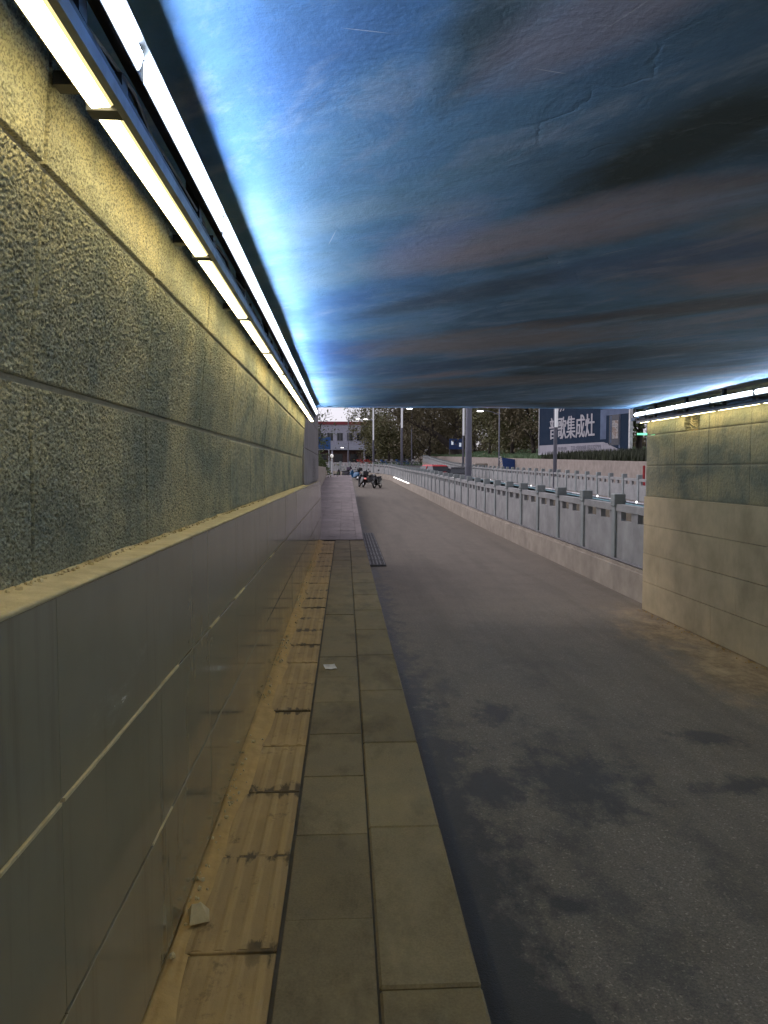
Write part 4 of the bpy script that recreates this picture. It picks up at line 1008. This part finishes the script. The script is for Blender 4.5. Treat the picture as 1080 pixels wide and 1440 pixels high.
MB().box(-0.55, 0.55, -0.3, 0.3, 1.25, 1.42, 0.02).build('top_slab', M['kerbwall'], pl)
for x in (-0.42, 0.0, 0.42): MB().box(x-0.09, x+0.09, -0.2, 0.2, -0.05, 1.2498).build('leg', M['retain'], pl)
gz = rbz(21.8, 53.6)
gt = thing('green_light_strip', 'bright green light strip on a pole right of the billboard', 'light', (21.8, 53.6, gz))
MB().tube([(0, 0, -0.2), (0, 0, 4.0)], 0.05, 8).build('pole', M['iron'], gt)
MB().box(-0.75, 0.55, -0.08, -0.055, E+2.52-gz, E+2.65-gz).build('light_bar', emit('green_led', (0.05, 0.9, 0.35), 1.2), gt)
rd = thing('traffic_barrel', 'red plastic traffic barrel half hidden by the right tunnel wall', 'barrel', (14.2, 35.2, road_z(35.2)-0.02)); rd.scale = (1.2, 1.2, 1.2)
MB().lathe([(0.0, 0.0), (0.27, 0.0), (0.25, 0.45), (0.28, 0.5), (0.25, 0.55), (0.22, 1.0), (0.12, 1.15), (0.0, 1.15)], n=16).build('body', plain('red_plastic', (0.36, 0.015, 0.02), 0.45), rd, smooth=True)
MB().lathe([(0.256, 0.62), (0.24, 0.82)], n=16).build('reflective_band', whitem, rd)
MB().tube([(0, 0, 1.15), (0, 0, 1.75)], 0.05, 8).build('handle_post', plain('red_post', (0.36, 0.015, 0.02), 0.5), rd)

# ------------------------------------------------------------------ cars
def car(label, x, y, paint, rz, lights):
    t = thing('car', label, 'car', (x, y, main_z(y)), rz, 'cars on the sunken road'); t.scale = (1.24,)*3 if 'red' in label[:3] else (1.12,)*3
    t.rotation_euler.x = math.atan((main_z(y+2)-main_z(y-2))/4)*math.cos(rz)
    pm_ = plain('car_paint', paint, 0.25, 0, 0.06, 1.0)
    W = 0.88
    def ring(yv, zb_, zt, w, zm): return [(-w*0.9, yv, zb_), (w*0.9, yv, zb_), (w, yv, zb_+0.15), (w, yv, zm), (w*0.9, yv, zt), (-w*0.9, yv, zt), (-w, yv, zm), (-w, yv, zb_+0.15)]
    st_ = [(-2.2, 0.35, 0.62, 0.72, 0.55), (-2.12, 0.24, 0.86, 0.82, 0.75), (-1.5, 0.2, 0.93, W, 0.8), (0.9, 0.2, 0.92, W, 0.8), (1.9, 0.22, 0.78, 0.84, 0.66), (2.2, 0.32, 0.6, 0.70, 0.52)]
    MB().loft([ring(*s) for s in st_]).build('body', pm_, t, smooth=False)
    def cab(yv, z, w): return [(-w, yv[0], z), (w, yv[0], z), (w, yv[1], z), (-w, yv[1], z)]
    MB().loft([cab((-1.75, 1.05), 0.921, 0.78), cab((-1.35, 0.35), 1.30, 0.66)]).build('window_band', M['glass'], t)
    MB().loft([cab((-1.38, 0.40), 1.3005, 0.67), cab((-1.2, 0.2), 1.40, 0.60), cab((-0.9, -0.1), 1.425, 0.45)]).build('roof', pm_, t)
    for s in (-1, 1):
        for yv in (-1.35, 1.35):
            wh = link('wheel', None, t, (s*0.76, yv, 0.31))
            MB().lathe([(0.19, -0.11), (0.29, -0.11), (0.315, -0.07), (0.315, 0.07), (0.29, 0.11), (0.19, 0.11)], axis='x', n=18).build('tyre', M['rubber'], wh)
            MB().lathe([(0.0, 0.09), (0.1, 0.1), (0.19, 0.085), (0.19, -0.085), (0.1, -0.1), (0.0, -0.09)], axis='x', n=14).build('rim', M['chrome'], wh)
        MB().box(s*0.62-0.14, s*0.62+0.14, -2.235, -2.12, 0.62, 0.80, 0.02).build('tail_light', emit('tail_light_red', (1.0, 0.06, 0.10), 2.2 if lights == 'tail' else 0.05), t)
        MB().box(s*0.60-0.14, s*0.60+0.14, 2.08, 2.225, 0.50, 0.66, 0.02).build('headlight', emit('headlight_white', (1, 0.97, 0.92), 7.0 if lights == 'head' else 0.1), t)
        MB().box(s*0.93-0.07, s*0.93+0.07, 0.55, 0.68, 0.92, 1.04, 0.02).build('mirror', pm_, t)
        MB().box(s*0.72-0.02, s*0.72+0.02, -0.55, -0.45, 0.93, 1.31).build('door_pillar', pm_, t)
    MB().box(-0.25, 0.25, -2.215, -2.1, 0.42, 0.55).build('number_plate', plain('blue_plate', (0.02, 0.06, 0.25), 0.5), t)
    MB().box(-0.75, 0.75, -2.20, -1.95, 0.205, 0.34, 0.02).build('bumper', M['black'], t); MB().box(-0.75, 0.75, 1.95, 2.20, 0.205, 0.34, 0.02).build('bumper', M['black'], t)
    return t
car('red car seen over the near railing with its tail lights on', px_at(607, 73), 73, (0.50, 0.015, 0.02), 0.38, 'tail')
car('black car with lit headlights coming down beside the red car', px_at(645, 69), 69, (0.012, 0.012, 0.014), math.pi, 'head')

# ------------------------------------------------------------------ parked scooters
def scooter(label, x, y, rz, body_c, box=None, lamp_on=False, lean=0.12):
    t = thing('scooter', label, 'scooter', (x, y, road_z(y)+0.005), rz, 'scooters parked at the end of the footway'); t.scale = (1.12, 1.12, 1.12)
    bm_ = plain('scooter_plastic', body_c, 0.35, 0, 0.1)
    for yv in (-0.62, 0.62):
        wh = link('wheel', None, t, (0, yv, 0.255))
        MB().lathe([(0.17, -0.045), (0.235, -0.05), (0.255, 0.0), (0.235, 0.05), (0.17, 0.045)], axis='x', n=18).build('tyre', M['rubber'], wh, smooth=True)
        MB().lathe([(0.0, -0.05), (0.06, -0.045), (0.17, -0.02), (0.17, 0.02), (0.06, 0.045), (0.0, 0.05)], axis='x', n=14).build('rim', M['chrome'], wh)
        fd = MB(); pr = []
        for i in range(7):
            a = math.radians(25+i*22); pr.append([(w_, yv+0.29*math.cos(a), 0.255+0.29*math.sin(a)) for w_ in (-0.07, 0.07)])
        for i in range(6): fd.quad(pr[i][0], pr[i][1], pr[i+1][1], pr[i+1][0])
        o = fd.build('mudguard', bm_, t); o.modifiers.new('thick', 'SOLIDIFY').thickness = 0.008
    # rear body
    def rg(yv, z0, z1, w): return [(-w, yv, z0), (w, yv, z0), (w*1.05, yv, (z0+z1)/2), (w*0.75, yv, z1), (-w*0.75, yv, z1), (-w*1.05, yv, (z0+z1)/2)]
    MB().loft([rg(-0.95, 0.62, 0.72, 0.09), rg(-0.75, 0.42, 0.76, 0.15), (rg(-0.35, 0.28, 0.74, 0.17)), rg(-0.12, 0.24, 0.66, 0.15)]).build('rear_body', bm_, t)
    MB().loft([rg(-0.14, 0.22, 0.30, 0.15), rg(0.28, 0.22, 0.30, 0.15)]).build('footboard', bm_, t)
    MB().loft([[(x_, 0.26+0.1*(x_/0.2)**2*-1, 0.24) for x_ in (-0.17, 0, 0.17)] + [(x_, 0.30, 0.24) for x_ in (0.17, 0, -0.17)],
               [(x_, 0.38-0.08*(x_/0.2)**2, 0.62) for x_ in (-0.21, 0, 0.21)] + [(x_, 0.42, 0.62) for x_ in (0.21, 0, -0.21)],
               [(x_, 0.32-0.04*(x_/0.2)**2, 0.92) for x_ in (-0.13, 0, 0.13)] + [(x_, 0.36, 0.92) for x_ in (0.13, 0, -0.13)]]).build('leg_shield', bm_, t)
    MB().tube([(0, 0.62, 0.255), (0, 0.50, 0.60), (0, 0.33, 0.98)], 0.032, 8).build('fork', M['iron'], t)
    MB().tube([(-0.34, 0.20, 1.02), (-0.15, 0.30, 1.0), (0, 0.33, 0.99), (0.15, 0.30, 1.0), (0.34, 0.20, 1.02)], 0.018, 8).build('handlebar', M['rubber'], t)
    MB().lathe([(0.0, -0.05), (0.08, -0.04), (0.09, 0.02), (0.07, 0.06), (0, 0.065)], (0, 0.42, 0.93), 'y', 12).build('headlight', M['chrome'], t)
    for s in (-1, 1):
        mr = MB(); mr.tube([(s*0.24, 0.26, 1.02), (s*0.30, 0.26, 1.2)], 0.008, 6); mr.lathe([(0, -0.012), (0.06, -0.008), (0.06, 0.008), (0, 0.012)], (s*0.32, 0.26, 1.24), 'y', 10); mr.build('mirror', M['black'], t)
    MB().loft([rg(-0.78, 0.765, 0.86, 0.13), rg(-0.45, 0.745, 0.83, 0.15), rg(-0.05, 0.70, 0.79, 0.11)]).build('seat', M['rubber'], t)
    MB().box(-0.08, 0.08, -0.985, -0.94, 0.60, 0.70, 0.01).build('tail_light', emit('scooter_tail', (1.0, 0.10, 0.05), 0.5) if lamp_on else plain('red_lens', (0.3, 0.02, 0.02), 0.3), t)
    MB().tube([(0.05, -0.1, 0.24), (0.20, -0.02, 0.0)], 0.012, 6).build('side_stand', M['iron'], t)
    if box: MB().box(-0.2, 0.2, -1.02, -0.62, 0.865, 1.18, 0.03).build('top_box', plain('box_plastic', box, 0.4), t)
    t.rotation_euler.y = lean
    return t
scooter('black scooter nearest the camera, parked right of the others', px_at(531, 59.5), 59.8, math.radians(158), (0.012, 0.012, 0.014))
scooter('black scooter with a red tail light beside the kerb end', px_at(508, 61.5), 62, math.radians(12), (0.014, 0.013, 0.013), (0.012, 0.012, 0.013), True)
scooter('dark grey scooter parked in the middle of the three black ones', px_at(519, 65), 65.5, math.radians(140), (0.02, 0.02, 0.024))
scooter('blue scooter parked behind the end of the footway', px_at(497, 80), 80, math.radians(35), (0.02, 0.13, 0.28), (0.012, 0.012, 0.013))
scooter('dark scooter furthest left, half hidden by the footway', px_at(480, 82), 82, math.radians(60), (0.025, 0.02, 0.03), (0.05, 0.03, 0.06))

# ------------------------------------------------------------------ shared bicycles far away
def bicycle(frame_c):
    t = link('bicycle', None)
    fm = plain('bicycle_paint', frame_c, 0.4)
    for yv in (-0.52, 0.52):
        wh = link('wheel', None, t, (0, yv, 0.33))
        MB().lathe([(0.29, -0.02), (0.33, -0.02), (0.335, 0.0), (0.33, 0.02), (0.29, 0.02), (0.29, -0.02)], axis='x', n=16).build('tyre', M['rubber'], wh)
        sp = MB()
        for i in range(4):
            a = i*math.pi/4; sp.tube([(0, 0.29*math.cos(a), 0.29*math.sin(a)), (0, -0.29*math.cos(a), -0.29*math.sin(a))], 0.005, 4)
        sp.build('spokes', M['chrome'], wh)
    f = MB()
    for a, b in (((0, -0.52, 0.33), (0, -0.1, 0.3)), ((0, -0.52, 0.33), (0, -0.2, 0.75)), ((0, -0.1, 0.3), (0, -0.22, 0.85)), ((0, -0.1, 0.3), (0, 0.36, 0.75)), ((0, -0.2, 0.68), (0, 0.36, 0.75)), ((0, 0.52, 0.33), (0, 0.33, 0.98))): f.tube([a, b], 0.026, 6)
    f.build('frame', fm, t)
    MB().loft([[(-0.09, -0.34, 0.86), (0.09, -0.34, 0.86), (0.09, -0.34, 0.92), (-0.09, -0.34, 0.92)], [(-0.03, -0.06, 0.87), (0.03, -0.06, 0.87), (0.03, -0.06, 0.91), (-0.03, -0.06, 0.91)]]).build('saddle', M['rubber'], t)
    MB().tube([(-0.28, 0.2, 1.03), (0, 0.33, 1.0), (0.28, 0.2, 1.03)], 0.015, 6).build('handlebar', M['rubber'], t)
    MB().loft([[(-0.13, 0.42, 0.72), (0.13, 0.42, 0.72), (0.13, 0.6, 0.72), (-0.13, 0.6, 0.72)], [(-0.17, 0.38, 0.96), (0.17, 0.38, 0.96), (0.17, 0.68, 0.96), (-0.17, 0.68, 0.96)]]).build('basket', fm, t)
    return t
protos = {}
BK = [('red', (0.34, 0.03, 0.02), 507, 95), ('red', (0.34, 0.03, 0.02), 512, 96), ('red', (0.34, 0.03, 0.02), 518, 95), ('red', (0.34, 0.03, 0.02), 522, 97),
      ('white', (0.5, 0.5, 0.5), 533, 98), ('blue', (0.03, 0.11, 0.30), 540, 97), ('white', (0.5, 0.5, 0.5), 547, 98), ('white', (0.5, 0.5, 0.5), 555, 99),
      ('blue', (0.03, 0.11, 0.30), 562, 98), ('blue', (0.03, 0.11, 0.30), 570, 98), ('white', (0.5, 0.5, 0.5), 577, 99), ('white', (0.5, 0.5, 0.5), 585, 98)]
cnt = {}
ORD = ['leftmost', 'second', 'third', 'fourth', 'fifth', 'sixth']
for nm, c, px, Z in BK:
    if nm not in protos: o = protos[nm] = bicycle(c)
    else: o = copy_tree(protos[nm])
    i = cnt.get(nm, 0); cnt[nm] = i+1
    Z *= 1.25; x = px_at(px, Z); o.location = (x, Z, (road_z(Z)-0.05 if x > 5.0 else road_z(Z))); o.scale = (1.1, 1.1, 1.1); o.rotation_euler = (0, 0.12, math.radians(55+10*(i % 4)))
    tag(o, ('leftmost %s bicycle' % nm if i == 0 else '%s %s bicycle from the left' % (ORD[i], nm)) + ' in the row beyond the curved railing', 'bicycle', 'bicycles parked beyond the railing')

# ------------------------------------------------------------------ building, sign, small hut behind the trees
bd = thing('building', 'long white two storey building with red roof band far behind', 'building', (-6, 200, E+1.55))
wallm = m_concrete('white_facade', (0.50, 0.50, 0.58)); redm = plain('red_band', (0.28, 0.05, 0.06), 0.6); gz0 = bd.location.z
hroof = E+(661-594)*200/FPX-gz0
MB().box(-24, 16, 0, 14, 3.6, hroof-0.7).build('wall', wallm, bd)
MB().box(-24.3, 16.3, -0.3, 14.3, hroof-0.698, hroof+0.1).build('roof_band', redm, bd)
MB().box(-24, 16, 0.8, 13, 0, 3.598).build('ground_floor_wall', plain('brick_red_wall', (0.16, 0.10, 0.09), 0.8), bd)
MB().box(-24, 16, -2.2, 0.79, 3.62, 4.0).build('canopy', plain('canopy_grey', (0.12, 0.13, 0.16), 0.6), bd)
MB().box(-24, 16, -2.35, -2.21, 3.7, 5.0).build('fascia_sign', plain('pale_fascia', (0.42, 0.44, 0.52), 0.6), bd)
wf = plain('window_frame_grey', (0.3, 0.3, 0.33), 0.5)
for i in range(15):
    xw = -22+i*2.6
    wdo = MB().box(xw, xw+1.5, -0.03, 0.05, 6.2, 8.2).build('window', M['glass'], bd)
    MB().box(xw-0.08, xw+1.58, -0.10, -0.031, 6.08, 6.199).build('sill', wf, wdo); MB().box(xw+0.71, xw+0.79, -0.06, -0.031, 6.2, 8.2).build('frame', wf, wdo)
for i in range(9):
    xw = -22+i*4.2
    MB().box(xw, xw+2.2, 0.74, 0.85, 0.05, 2.7).build('shop_door', M['glass'], bd); MB().box(xw-0.7, xw-0.3, -2.0, -1.6, 0, 3.618).build('column', wallm, bd)
bs = thing('blue_sign', 'plain blue sign board above the hedge beside the wing wall', 'sign', (px_at(458, 66), 66, road_z(66)))
MB().box(-1.0, 0.45, -0.06, 0.06, E+1.8-road_z(66), E+2.85-road_z(66), 0.01).build('board', plain('sign_blue', (0.02, 0.09, 0.26), 0.5), bs)
for x in (-0.8, 0.3): MB().tube([(x, 0, -0.1), (x, 0, E+1.8-road_z(66))], 0.05, 8).build('post', M['steel'], bs)
ht = thing('hut', 'low grey brick hut beneath the leaning tree', 'hut', (12, 158, road_z(158)))
MB().box(-2.2, 2.6, 0, 3, -0.1, 2.6).build('wall', m_concrete('hut_brick', (0.2, 0.15, 0.14)), ht)
MB().box(-2.5, 2.9, -0.3, 3.3, 2.602, 2.85).build('roof', plain('hut_roof', (0.12, 0.11, 0.11), 0.8), ht)
MB().box(-1.6, -0.7, -0.05, 0.04, 0, 2.0).build('door', plain('hut_door', (0.35, 0.35, 0.37), 0.6), ht)
wdo = MB().box(0.4, 1.8, -0.05, 0.04, 0.9, 1.9).build('window', M['glass'], ht); MB().box(0.3, 1.9, -0.12, -0.051, 0.8, 0.899).build('sill', wf, wdo)
bl = thing('banner', 'small blue and white banner on the leaning tree trunk', 'banner', (17.6, 119.8, rbz(17.6, 119.8))); bl.scale = (1.2, 1.2, 1.2)
MB().box(-0.9, 0.9, -0.55, -0.47, 0.9, 2.3).build('cloth', plain('banner_blue', (0.02, 0.05, 0.16), 0.6), bl)
for x, z in ((-0.62, 1.5), (0.42, 1.25)): MB().box(x, x+0.28, -0.575, -0.552, z, z+0.5).build('white_panel', emit('lit_panel', (0.7, 0.82, 1.0), 0.3), bl)
for x in (-0.85, 0.85): MB().tube([(x, -0.5, -0.3), (x, -0.5, 2.3)], 0.04, 6).build('post', M['iron'], bl)
